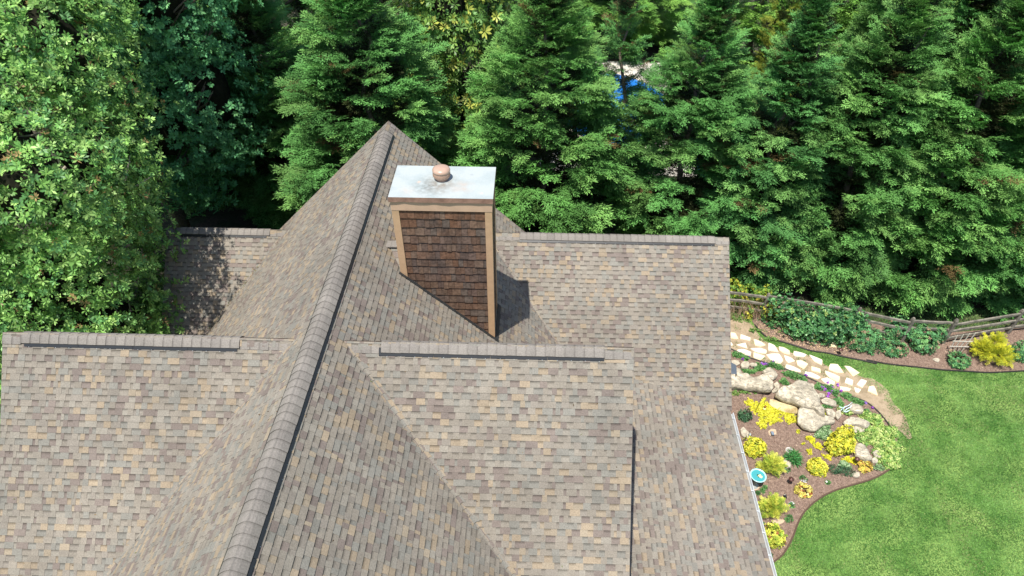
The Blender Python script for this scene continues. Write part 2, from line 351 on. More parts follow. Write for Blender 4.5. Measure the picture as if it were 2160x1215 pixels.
# ridge caps
CAPC = [(.222,.203,.182),(.232,.212,.19),(.215,.197,.178),(.238,.218,.196)]
def ridge_cap(parent, p0, p1, s, w1=.285, vent=None, step=.21, VUP=.036, VX=.034):
    """cap shingles from p0 to p1, each lapping the next; vent=(t0,t1) raised stretch in metres from p0"""
    mb = MB(); p0, p1 = Vector(p0), Vector(p1); d = (p1-p0); Ln = d.length; d.normalize(); side = d.cross(Vector((0,0,1))).normalized()
    a = math.atan(s); n = max(1, round(Ln/step)); st = Ln/n
    prof = []
    flat = [(-1,0),(-.75,.0),(-.5,.0),(-.28,.0),(-.12,0),(0,0),(.12,0),(.28,0),(.5,0),(.75,0),(1,0)]
    for t, _ in flat:
        l = abs(t)*w1; x = l*math.cos(a); z = -l*math.sin(a)
        rnd = .05*math.exp(-(l/.09)**2)                      # rounded crown
        prof.append((math.copysign(x, t), z-rnd+.02))
    for i in range(n):
        t0, t1 = i*st, (i+1)*st+.012
        tm = (t0+t1)/2; up = .0
        if vent and vent[0] <= tm <= vent[1]: up = VUP
        j = random.uniform(-.004, .004)
        base = random.choice(CAPC); k = random.uniform(.97,1.04)
        A = [p0+d*t0+side*(x*1.0+j)+Vector((0,0,z+up+.004)) for x, z in prof]
        B = [p0+d*t1+side*(x*1.02+j)+Vector((0,0,z+up+.011)) for x, z in prof]
        Cc = [b-Vector((0,0,.02)) for b in B]
        for q in range(len(prof)-1):
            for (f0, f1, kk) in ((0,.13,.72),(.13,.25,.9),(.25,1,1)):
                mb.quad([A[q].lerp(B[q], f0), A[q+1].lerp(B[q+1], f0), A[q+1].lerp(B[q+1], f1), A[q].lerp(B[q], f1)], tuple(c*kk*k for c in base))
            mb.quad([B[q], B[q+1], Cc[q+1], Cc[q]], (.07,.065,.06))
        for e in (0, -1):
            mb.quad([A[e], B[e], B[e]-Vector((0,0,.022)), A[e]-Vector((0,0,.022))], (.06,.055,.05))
    o = mb.build('ridge_cap', SHINGLE, parent)
    if vent:
        v = MB(); t = vent[0]; wv = w1*.98
        while t < vent[1]-.01:
            e = min(t+1.22, vent[1]); jj = random.uniform(-.006,.006)
            for sg in (-1, 1):
                down = (side*(sg*math.cos(a))-Vector((0,0,math.sin(a)))); nn = (side*(sg*math.sin(a))+Vector((0,0,math.cos(a))))
                v.box(p0+d*(t+.004)+down*.12+nn*.006, d*(e-t-.008), down*(wv-.12+VX+.012+jj), nn*(VUP*.32))
                v.box(p0+d*(t+.004)+down*.12+nn*(.006+VUP*.4), d*(e-t-.008), down*(wv-.12+VX+jj*.5), nn*(VUP*.30))
                q = t+.1
                while q < e-.05:
                    v.box(p0+d*q+down*(wv+VX)+nn*(.006+VUP*.34), d*.012, down*.012, nn*.006, mi=1); q += .3
            t = e
        v.build('ridge_vent', [BLACK, GUTTER], parent)
    return o
def X(px, py, y, z):   # x where pixel column meets a ridge line at (y, z)
    r = Fv+Rv*((px-1080)/FPX)+Uv*((607.5-py)/FPX); t = y/r.y; return CX+r.x*t
ridge_cap(main, (0, yN+.02, .0), (0, YS, .0), m_, .30, (.55, 30), step=.2, VUP=.045, VX=.03)
y = FR[1]; ridge_cap(frontr, (6.742, y, FR[2]), (.28, y, FR[2]), sFR, .27, (6.742-X(1273,748,y,0), 6.742-X(803,738,y,0)))
y = FL[1]; ridge_cap(frontl, (-7.16, y, FL[2]), (-.38, y, FL[2]), sFL, .27, (7.16+X(62,715,y,0), 7.16+X(511,735,y,0)))
y = BR[1]; ridge_cap(backr, (xb+.012, y, BR[2]), (2.85, y, BR[2]), sBR, .25, (xb-X(1503,514,y,0), xb-X(1095,508,y,0)), step=.22)
y = BL[1]; ridge_cap(backl, (-7.86, y, BL[2]), (-3.45, y, BL[2]), sBL, .25, (7.86+X(386,490,y,0), 7.86+X(566,492,y,0)), step=.22)
# woven valleys: the courses turn gently from one slope into the other
def valley(parent, P0, dx, dy, dz, sx, zend, w=.2, expo_z=.0996):
    mb = MB(); P0 = Vector(P0); z = P0.z-.12
    def pt(z_, s):
        t = (P0.z-z_); V = P0+Vector((sx*dx*t, -dy*t, -t)); ww = min(w, .5*t*dx+.02); a = Vector((0,-ww,0)); b = Vector((sx*ww,0,0))
        return V+a*(1-s)**2+b*s*s+Vector((sx*.004, -.004, .012))
    while z > zend:
        w = random.uniform(.03,.14); z2 = z-expo_z; cuts = [0]+sorted(random.uniform(.15,.85) for _ in range(3))+[1]
        for i in range(4):
            col = random.choice(PAL); K = 3
            for k in range(K):
                s0, s1 = cuts[i]+(cuts[i+1]-cuts[i])*k/K, cuts[i]+(cuts[i+1]-cuts[i])*(k+1)/K
                mb.quad([pt(z2, s0)+Vector((0,0,.008)), pt(z2, s1)+Vector((0,0,.008)), pt(z, s1), pt(z, s0)][::(1 if sx > 0 else -1)], col)
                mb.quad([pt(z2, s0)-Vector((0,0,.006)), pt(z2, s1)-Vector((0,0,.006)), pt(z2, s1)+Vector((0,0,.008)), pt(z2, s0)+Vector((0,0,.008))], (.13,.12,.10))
        z = z2
    mb.build('valley', SHINGLE, parent)
valley(frontr, FR, 1/m_, 1/sFR, 1, 1, ZE); valley(frontl, FL, 1/m_, 1/sFL, 1, -1, ZE); valley(backr, BR, 1/m_, 1/sBR, 1, 1, -5.3); valley(backl, BL, 1/m_, 1/sBL, 1, -1, -6.2)
# walls
wb = MB()
def wall(pts):  # extruded footprint prism
    n = len(pts); A = [Vector((x, y, G)) for x, y in pts]; B = [Vector((x, y, ZE-.35)) for x, y in pts]
    wb.mesh(A+B, [(i, (i+1) % n, (i+1) % n+n, i+n) for i in range(n)]+[tuple(range(n, 2*n))])
wall([(-6.2,YS+.3),(10.3,YS+.3),(10.3,20.6),(-6.2,20.6)])
wb.box((-7.4,15.4,G), (1.3,0,0), (0,5,0), (0,0,3.1)); wb.box((-6.8,5,G), (.7,0,0), (0,10,0), (0,0,3))
def gable(x, y0, y1, zr, s, t=.12):   # triangular gable wall, plane x, ridge at y0
    h = (y1)*s
    pts = [(y0-y1, zr-h-.2), (y0+y1, zr-h-.2), (y0, zr-.2)]
    a = [Vector((x, p, q)) for p, q in pts]; b = [v-Vector((t,0,0)) for v in a]
    wb.mesh(a+b, [(0,1,2),(5,4,3),(0,3,4,1),(1,4,5,2),(2,5,3,0)])
gable(6.4, FR[1], 4.6, FR[2], sFR); gable(10.4, BR[1], 3.9, BR[2], sBR); gable(-6.8, FL[1], 4.6, FL[2], sFL); gable(-7.5, BL[1], 2.8, BL[2], sBL)
a = [Vector((-5.6, yN-.35, ZE+.6)), Vector((5.6, yN-.35, ZE+.6)), Vector((0, yN-.35, -.2))]; b = [v+Vector((0,.12,0)) for v in a]
wb.mesh(a+b, [(0,1,2),(5,4,3),(0,3,4,1),(1,4,5,2),(2,5,3,0)])
wb.build('wall', WALL, house)
# gutter
g = MB(); y0, y1 = YS, yval(GX)-.05
def gprof(x, z): return Vector((x, 0, z))
pr = [(GX-.03,-6.56),(GX-.03,-6.68),(GX+.06,-6.68),(GX+.10,-6.63),(GX+.12,-6.555),(GX+.105,-6.555),(GX+.085,-6.62),(GX+.05,-6.665),(GX-.015,-6.665),(GX-.015,-6.56)]
v = [(x, yy, z) for yy in (y0, y1) for x, z in pr]; n = len(pr)
g.mesh(v, [(i, (i+1) % n, (i+1) % n+n, i+n) for i in range(n)]+[tuple(range(n)), tuple(range(2*n-1, n-1, -1))])
yy = y0+.3
while yy < y1: g.box((GX-.02,yy,-6.575), (.13,0,0), (0,.025,0), (0,0,.012)); yy += .62
g.box((GX-.06,y0,-6.512), (.075,0,0), (0,y1-y0,0), (0,0,.004))
g.box((GX-.02,y1-.28,-6.7), (.07,0,0), (0,.09,0), (0,0,-3.0))
g.build('gutter', GUTTER, house)
for (x, O, s, yl, pr_) in ((6.73,FR,sFR,4.6,frontr),(xb,BR,sBR,yval(xb),backr),(-7.148,FL,sFL,4.8,frontl),(-7.85,BL,sBL,15.05,backl)):
    sg = 1 if x > 0 else -1
    for q in (-1, 1):
        t = MB(); L_ = (O[1]-yl); dv = Vector((0, q*L_, -s*L_)); nn = Vector((0, q*s, 1)).normalized()
        t.box(Vector((x, O[1], O[2]))-nn*.03, Vector((sg*.006,0,0)), dv, nn*.038); t.build('verge_trim', DRIP, pr_)
for sg in (-1, 1):
    t = MB(); t.box((0, yN, -.03), (sg*xe*.7, 0, -m_*xe*.7), (0,.012,0), (0,0,.05)); t.build('verge_trim', DRIP, main)
b = MB(); c0 = at(1543,742,-7.2); c1 = at(1553,770,-7.4); c2 = at(1543,792,-7.4)   # little metal bay roof under the verge
A = [Vector((10.5,c0.y,-6.95)), Vector((c1.x,c1.y,-7.4)), Vector((10.5,c1.y,-6.9)), Vector((c1.x-.05,c2.y+.1,-7.45)), Vector((10.5,c2.y,-7.2))]
b.quad([A[0],A[1],A[2]]); b.quad([A[2],A[1],A[3],A[4]]); b.quad([A[0], A[0]-Vector((0,0,.3)), A[1]-Vector((0,0,.2)), A[1]]); b.quad([A[1], A[1]-Vector((0,0,.2)), A[3]-Vector((0,0,.2)), A[3]])
b.build('bay_roof', SLATE, house)
# chimney
ch = MB(); xa, xc, yc, yd, zt = 1.197, 3.5325, 12.978, 14.2615, 1.2087
ch.box((xa+.02,yc+.02,-5.2), (xc-xa-.04,0,0), (0,yd-yc-.04,0), (0,0,zt+5.2-.03))
chim = ch.build('chimney', mat('chimney_core', (.10,.065,.045), .9), house); chim['label'] = 'tall square chimney clad in dark brown wood shingles'
cd = MB(); CED = [(.13,.082,.056),(.125,.085,.062),(.115,.070,.048),(.10,.062,.044),(.105,.072,.056),(.125,.070,.044),(.09,.062,.050),(.12,.078,.054),(.10,.078,.064)]
def clad(o, ux, nn, wid, ztop, zbot):
    z = ztop; r = 0
    while z > zbot:
        e = .245; u = 0
        while u < wid-.005:
            wdt = min(random.choice([.1,.12,.15,.18,.2,.23]), wid-u)
            if wid-u-wdt < .05: wdt = wid-u
            zb = z-e+random.uniform(-.014,.014); out = .03+random.uniform(-.004,.006)
            col = random.choice(CED); k = random.uniform(1.0,1.35)
            if r < 2 and random.random() < .5: col = (.125,.068,.042)
            col = tuple(c*k for c in col)
            a = o+ux*(u+.003); b_ = o+ux*(u+wdt-.003)
            tz, bz = Vector((0,0,z+.02)), Vector((0,0,zb))
            q = [a+tz+nn*.004, b_+tz+nn*.004, b_+bz+nn*out, a+bz+nn*out]
            cd.quad([q[3], q[2], q[1], q[0]], col); cd.quad([a+bz, b_+bz, q[2], q[3]], (.02,.012,.01))
            cd.quad([a+tz, a+bz, q[3], q[0]], (.025,.016,.012)); cd.quad([b_+bz, b_+tz, q[1], q[2]], (.025,.016,.012))
            u += wdt
        z -= e; r += 1
zb0 = zt-.13-.26
clad(Vector((xa+.15,yc+.02,0)), Vector((1,0,0)), Vector((0,-1,0)), xc-xa-.30, zb0, -4)
clad(Vector((xc-.02,yc+.15,0)), Vector((0,1,0)), Vector((1,0,0)), yd-yc-.30, zb0, -4.3)
clad(Vector((xa+.02,yd-.15,0)), Vector((0,-1,0)), Vector((-1,0,0)), yd-yc-.30, zb0, -2)
clad(Vector((xc-.15,yd-.02,0)), Vector((-1,0,0)), Vector((0,1,0)), xc-xa-.30, zb0, -4)
cd.build('wood_shingles', CEDAR, chim)
for (x, y_) in ((xa,yc),(xc,yc),(xa,yd),(xc,yd)):
    b = MB(); sx = 1 if x == xa else -1; sy = 1 if y_ == yc else -1; w_ = .17
    b.box((x-sx*.022,y_-sy*.022,-4.6), (sx*w_,0,0), (0,sy*.05,0), (0,0,zb0+4.6)); b.box((x-sx*.022,y_+sy*.028,-4.6), (sx*.05,0,0), (0,sy*(w_-.05),0), (0,0,zb0+4.6))
    b.build('corner_board', TAN2, chim)
b = MB(); e = .03
b.box((xa-e,yc-e,zb0), (xc-xa+2*e,0,0), (0,.06,0), (0,0,.27)); b.box((xa-e,yd+e-.06,zb0), (xc-xa+2*e,0,0), (0,.06,0), (0,0,.27))
b.box((xa-e,yc-e+.06,zb0), (.06,0,0), (0,yd-yc+2*e-.12,0), (0,0,.27)); b.box((xc+e-.06,yc-e+.06,zb0), (.06,0,0), (0,yd-yc+2*e-.12,0), (0,0,.27))
b.build('frieze_board', TAN, chim)
def pan_mat():
    m = mat('cap_metal', (.39,.43,.43), .5, spec=.3, col2=(.34,.39,.395), scale=2, vary=.04, bscale=25, bump=.05); t = m.node_tree; L = t.links.new
    p = t.nodes['Principled BSDF']; src = p.inputs['Base Color'].links[0].from_socket
    tc = t.nodes.new('ShaderNodeTexCoord')
    for (c, r, colr, amt, ns) in (((2.08,13.42,zt),.55,(.17,.18,.17),.9,9), ((2.85,13.40,zt),.35,(.50,.33,.23),.5,4), ((2.32,13.5,zt),.5,(.20,.17,.14),.85,6), ((1.55,13.2,zt),.25,(.52,.42,.35),.4,5), ((1.78,13.58,zt),.07,(.72,.45,.30),.7,8), ((3.02,13.95,zt),.06,(.3,.33,.35),.9,8), ((3.3,13.15,zt),.06,(.72,.5,.36),.6,8)):
        vm = t.nodes.new('ShaderNodeVectorMath'); vm.operation = 'DISTANCE'; vm.inputs[1].default_value = c; L(tc.outputs['Object'], vm.inputs[0])
        n = t.nodes.new('ShaderNodeTexNoise'); n.inputs['Scale'].default_value = ns; n.inputs['Detail'].default_value = 8; L(tc.outputs['Object'], n.inputs['Vector'])
        mr = t.nodes.new('ShaderNodeMapRange'); mr.inputs[1].default_value = 0; mr.inputs[2].default_value = r; mr.inputs[3].default_value = 1; mr.inputs[4].default_value = 0; L(vm.outputs['Value'], mr.inputs[0])
        nr = t.nodes.new('ShaderNodeMapRange'); nr.inputs[1].default_value = .36; nr.inputs[2].default_value = .58; L(n.outputs[0], nr.inputs[0])
        mm = t.nodes.new('ShaderNodeMath'); mm.operation = 'MULTIPLY'; L(mr.outputs[0], mm.inputs[0]); L(nr.outputs[0], mm.inputs[1])
        m2 = t.nodes.new('ShaderNodeMath'); m2.operation = 'MULTIPLY'; m2.inputs[1].default_value = amt; L(mm.outputs[0], m2.inputs[0])
        mx = t.nodes.new('ShaderNodeMixRGB'); mx.inputs[2].default_value = (*colr, 1); L(m2.outputs[0], mx.inputs[0]); L(src, mx.inputs[1]); src = mx.outputs[0]
    L(src, p.inputs['Base Color']); return m
b = MB(); e = .055; cx_, cy_ = (xa+xc)/2, (yc+yd)/2
c4 = [(xa-e,yc-e),(xc+e,yc-e),(xc+e,yd+e),(xa-e,yd+e)]
b.quad([(x, y_, zt) for x, y_ in c4]); 
for i in range(4):
    p, q = c4[i], c4[(i+1) % 4]; K = 14
    for k in range(K):     # slightly buckled skirt
        f0, f1 = k/K, (k+1)/K
        def P(f, z, o=0):
            x_, y_ = p[0]+(q[0]-p[0])*f, p[1]+(q[1]-p[1])*f
            nx, ny = (q[1]-p[1]), -(q[0]-p[0]); l = math.hypot(nx, ny); o2 = noise.noise(Vector((x_*3, y_*3, i)))*.015 if z < zt else 0
            return (x_+nx/l*(o2+.006*(z < zt)), y_+ny/l*(o2+.006*(z < zt)), z+(noise.noise(Vector((x_*4, y_*4, 7)))*.012 if z < zt else 0))
        b.quad([P(f0, zt-.13), P(f1, zt-.13), P(f1, zt), P(f0, zt)], mi=1)
b.build('metal_cap', [pan_mat(), SKIRT], chim)
f = MB(); fx = Vector((2.31, 13.74, zt))
f.lathe(fx, [(.15,.004),(.15,.05),(.17,.055),(.195,.075),(.204,.10),(.208,.20),(.200,.207),(.213,.212),(.216,.25),(.203,.285),(.16,.312),(.09,.325),(0.001,.33)], 32)
fo = f.build('flue_cap', FLUE, chim, True)
s_ = MB()
for k in range(40):
    a = 2*math.pi*k/40; r = .208; p = fx+Vector((r*math.cos(a), r*math.sin(a), .11)); tn = Vector((-math.sin(a), math.cos(a), 0)); rn = Vector((math.cos(a), math.sin(a), 0))
    s_.box(p-tn*.005-rn*.006, tn*.010, rn*.010, Vector((0,0,.085)))
s_.build('louver', FASCIA, fo)
b = MB(); dn = Vector((1,0,-m_)).normalized(); nn = Vector((m_,0,1)).normalized()
def steps(y_, sg):
    b.box(Vector((xa-.06,y_,-m_*(xa-.06)))+nn*.004, dn*((xc-xa+.12)*math.hypot(1,m_)), (0,sg*.075,0), nn*.03)
steps(yc-.02, -1); steps(yd+.02, 1)
b.box(Vector((xc+.02,yc-.1,-m_*(xc+.02)))+nn*.004, dn*.12, (0,yd-yc+.2,0), nn*.02)
b.build('flashing', FLASH, chim)
# cricket behind the chimney (uphill side)
k = MB(); xr = .80; zr = -m_*xr+.03; ym = 13.62; half = .62
R0_, R1_ = Vector((xr,ym,zr)), Vector((xa-.0,ym,zr+.0))
for sg in (-1, 1):
    foot = Vector((xa, ym+sg*half, -m_*xa+.02))
    for i in range(4):
        f0, f1 = i/4, (i+1)/4
        k.quad([R0_.lerp(foot, f0)+Vector((0,0,.012)), R1_.lerp(foot, f0)+Vector((0,0,.012)), R1_.lerp(foot, f1)+Vector((0,0,.022)), R0_.lerp(foot, f1)+Vector((0,0,.022))][::sg], PAL[(i*3+2+sg) % 10])
for i in range(3):
    x_ = xr-.08+i*.16; k.box((x_,ym-.13,zr+.012+i*.004), (.155,0,0), (0,.26,0), (0,0,.022), random.choice(CAPC))
k.build('roof_saddle', SHINGLE, house)
# ------------------------------------------------------------------ vegetation
def rotz(a):
    c, s = np.cos(a), np.sin(a); z = np.zeros_like(a); o = np.ones_like(a)
    return np.stack([np.stack([c,-s,z],-1), np.stack([s,c,z],-1), np.stack([z,z,o],-1)], -2)
def frames(D, roll):                 # X axis = D, Z as close to up as it can be, rolled
    D = nrm(D); up = np.tile([0,0,1.], (len(D), 1)); Y = nrm(np.cross(up, D)); Z = np.cross(D, Y)
    c, s = np.cos(roll)[:,None], np.sin(roll)[:,None]
    Y2 = Y*c+Z*s; Z2 = -Y*s+Z*c
    return np.stack([D, Y2, Z2], -1)
def plume(seed, nax=10, lw=.042, ll=.15, spread=1.0):      # one feathery bough, unit length along +X, as leaf diamonds
    r = np.random.default_rng(seed); P, D = [], []
    for i in range(nax):
        t = .08+.92*i/(nax-1)
        base = np.array([t, 0, .16*math.sin(t*2.2)-.10*t*t])
        for sg in (-1, 1):
            a = rad(68-36*t)*spread+r.normal()*.15; ln = (.50*(1-t*.62))*r.uniform(.75,1.2)
            d = np.array([math.cos(a), sg*math.sin(a), r.uniform(-.25,.15)]); d /= np.linalg.norm(d)
            k = max(3, int(ln/.085))
            for j in range(k):
                f = (j+.4)/k; q = base+d*ln*f+np.array([0,0,-.16*f*f*ln])+r.normal(size=3)*.012
                for s2 in ((-1, 1) if j < k-1 else (0,)):
                    b = s2*rad(38)+r.normal()*.2; dd = np.array([d[0]*math.cos(b)-d[1]*math.sin(b), d[0]*math.sin(b)+d[1]*math.cos(b), d[2]+r.normal()*.25-.05])
                    P.append(q); D.append(dd)
    P, D = np.array(P), np.array(D)
    N = nrm(np.array([0,0,1.])+r.normal(size=(len(P),3))*.35)
    return leaves(P, D, N, ll*r.uniform(.7,1.25,len(P)), lw*r.uniform(.8,1.3,len(P)), .4)
PLUMES = [plume(s) for s in range(5)]
def place_tmpl(T, pos, D, roll, sc_):
    F = frames(D, roll)*np.asarray(sc_).reshape(-1,1,1)
    out = []
    for k, t in enumerate(T):
        ii = np.arange(k, len(pos), len(T))
        if len(ii): out.append((ii, (np.einsum('nij,mkj->nmki', F[ii], t)+pos[ii][:,None,None,:])))
    return out
def blob_core(mb, fn, n=20, m=14, seed=0):        # closed lumpy body; fn(u in 0..1 up, ang) -> point
    i0 = len(mb.v)
    for j in range(m):
        for i in range(n): mb.v.append(tuple(fn(j/(m-1), 2*math.pi*i/n)))
    for j in range(m-1):
        for i in range(n): mb.f.append((i0+j*n+i, i0+j*n+(i+1) % n, i0+(j+1)*n+(i+1) % n, i0+(j+1)*n+i)); mb.c.append((1,1,1)); mb.mi.append(0)
def cyp_r(h, H, R):      # crown radius at height h
    t = h/H; return R*(min(1, .78+t*1.1) if t < .2 else 1)*max(0.0, 1-max(0, (t-.12)/.88)**2.1)
def conifer_mesh(seed, H=12, R=2.3, n=620, base=(.105,.265,.075), size=(.58,1.05), brown=.03, tip=(.23,.42,.11)):
    r = np.random.default_rng(seed); pos, D, sc_, col = [], [], [], []
    lob = [(r.uniform(0, 6.28), r.uniform(.2, .95), r.uniform(-.28, .34)) for _ in range(44)]
    def bump(a, t):
        s = 0
        for la, lt, am in lob:
            da = (a-la+math.pi) % (2*math.pi)-math.pi; s += am*math.exp(-(da/.38)**2-((t-lt)/.07)**2)
        return 1+s
    tot = 0
    while len(pos) < n:          # a branch end carries a group of overlapping boughs
        t = r.uniform(.02, 1); a = r.uniform(0, 2*math.pi); rr = cyp_r(t*H, H, R)
        if r.uniform() > (rr/R)*.75+.36: continue
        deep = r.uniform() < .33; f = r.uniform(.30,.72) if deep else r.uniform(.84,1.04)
        q = bump(a, t)*f*rr; cs = 1-.35*t; el0 = r.uniform(.0,.35)+.8*t**3
        kc = r.uniform(.66,1.3); hue = r.uniform(); br = r.uniform() < brown
        for j in range(r.integers(5, 10)):
            u = r.uniform(-1, 1); s = r.uniform(*size)*cs
            a2 = a+u*.42*cs/max(q, .5); t2 = t*H+r.normal()*.17*cs-.12*u*u
            out = np.array([math.cos(a2), math.sin(a2), 0]); el = el0+r.normal()*.12
            d = out*math.cos(el)+np.array([0,0,math.sin(el)])+r.normal(size=3)*.12+np.array([-math.sin(a2), math.cos(a2), 0])*u*.45
            pos.append(out*max(q-s*.45-.25*u*u+r.uniform(-.15,.1), .02)+np.array([0,0,t2])); D.append(d); sc_.append(s)
            c = np.array(base)*kc*r.uniform(.9,1.1)
            if hue < .3: c = c*.5+np.array(tip)*.5*kc
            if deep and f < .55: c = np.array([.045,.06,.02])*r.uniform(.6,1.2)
            if br and j < 3: c = np.array([.16,.11,.045])*r.uniform(.6,1.2)
            col.append(c)
    for k in range(8):
        a = r.uniform(0, 6.28); pos.append(np.array([0,0,H*.965])+r.normal(size=3)*.05); D.append(np.array([.25*math.cos(a), .25*math.sin(a), 1])); sc_.append(r.uniform(.5,.8)); col.append(np.array(base)*1.1)
    pos, D, sc_, col = map(np.array, (pos, D, sc_, col))
    V, Cc = [], []
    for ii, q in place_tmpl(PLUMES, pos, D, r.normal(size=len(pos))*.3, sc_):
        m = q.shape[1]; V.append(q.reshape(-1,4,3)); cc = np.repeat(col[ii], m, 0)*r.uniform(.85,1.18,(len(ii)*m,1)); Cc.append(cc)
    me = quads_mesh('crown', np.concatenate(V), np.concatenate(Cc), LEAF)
    c = MB(); sd = seed*3.7
    def fn(u, a):
        h = .3+u*(H*.78-.3); rr = cyp_r(h, H, R)*.27*bump(a, h/H); rr *= 1+.25*noise.noise(Vector((math.cos(a)*2, math.sin(a)*2, h*.9+sd))); rr *= (0 if u in (0, 1) else 1)
        return (rr*math.cos(a), rr*math.sin(a), h)
    blob_core(c, fn); 
    return me, c
def tree(name, parts, loc, label, cat, group=None, rot=0, scl=(1,1,1)):
    r_ = empty(name, loc, label, cat, group); r_.rotation_euler.z = rot; r_.scale = scl
    for nm, me in parts:
        o = bpy.data.objects.new(nm, me); C.objects.link(o); o.parent = r_
    return r_
def trunk_mesh(H, r0, m, limbs=0, seed=0, spread=2.):
    r = random.Random(seed); mb = MB(); pts = [Vector((r.uniform(-.1,.1)*i, r.uniform(-.1,.1)*i, H*i/6)) for i in range(7)]
    mb.tube(pts, [r0*(1-.13*i) for i in range(7)], 10)
    for k in range(limbs):
        t = r.uniform(.2,.95); p = pts[0].lerp(pts[-1], t); a = r.uniform(0, 6.28); l = spread*r.uniform(.6,1.1)
        q = [p]
        for j in range(1, 5): q.append(p+Vector((math.cos(a+.15*j)*l*j/4, math.sin(a+.15*j)*l*j/4, l*.45*j/4+r.uniform(-.1,.15)*l)))
        mb.tube(q, [r0*.45*(1-t*.5)*(1-.2*j) for j in range(5)], 7)
    return mb
def from_mb(mb, name, m):
    o = mb.build(name, m, None, True); me = o.data; bpy.data.objects.remove(o); return me
CONS = []
for s, (H, R, bs, dn, bw) in enumerate([(12,2.45,(.112,.292,.074),3100,.05),(12,2.2,(.105,.27,.072),800,.12),(12,2.65,(.122,.302,.070),3200,.04),(12,2.35,(.103,.278,.078),2900,.08),(12,2.5,(.126,.302,.076),3100,.04)]):
    me, core = conifer_mesh(s+1, H, R, dn, base=bs, brown=bw)
    CONS.append([('crown', me), ('trunk', from_mb(trunk_mesh(H*.9, .16, BARK, 5, s, .6), 'trunk', BARK))])
CY = [  # x, y, top z, width scale, variant, label
 (-2.1,24.4, 3.6,1.36,0,'broad bright green conifer rising directly behind the peak of the main roof'),
 (-7.2,27.6, 3.2,1.05,3,'dark shaded conifer left of the roof peak, behind the oak branches'),
 (-11.5,28.8, 3.0,1.1,3,'deeply shaded conifer left of the first shaded one, mostly behind the oak'),
 ( 4.9,25.0, 3.4,1.25,2,'wide green conifer behind the chimney, right of the broadleaf evergreen'),
 ( 7.9,26.2, 2.2,.98,1,'thinner conifer in the row with brown twigs showing and blue seen beside it'),
 (11.0,25.0, 2.1,1.12,0,'pointed conifer whose tip stands clear, behind the right end of the back ridge'),
 (14.4,24.4, 1.8,1.12,3,'conifer just right of the back right gable, its tip below the olive green one'),
 (17.6,23.9, 3.0,1.14,4,'dense conifer behind the ivy-covered stretch of fence'),
 (20.9,23.3, 3.2,1.12,2,'dense conifer overhanging the fence left of its corner post'),
 (24.3,23.2, 3.4,1.12,0,'dense conifer behind the fence corner at the right'),
 (27.8,24.2, 4.0,1.15,4,'conifer at the right edge of the photo, in partial shade'),
 (31.5,26.0, 5.0,1.2,2,'tall conifer at the far right end of the row'),
 (22.5,28.4, 5.6,1.1,3,'taller conifer in the second row, between two of the front ones at upper right'),
 (27.0,29.2, 6.6,1.2,0,'tall conifer in the second row at the upper right corner'),
 (19.6,28.6, 4.2,1.0,4,'conifer in the second row, right of the olive green tree'),
]
for i, (x, y, zt_, ws, v, lab) in enumerate(CY):
    sc2 = (zt_-G)/12.
    tree('conifer_tree', CONS[v], (x, y, G), lab, 'tree', 'conifers in the row behind the fence', rot=i*1.9+.4, scl=(ws, ws, sc2))
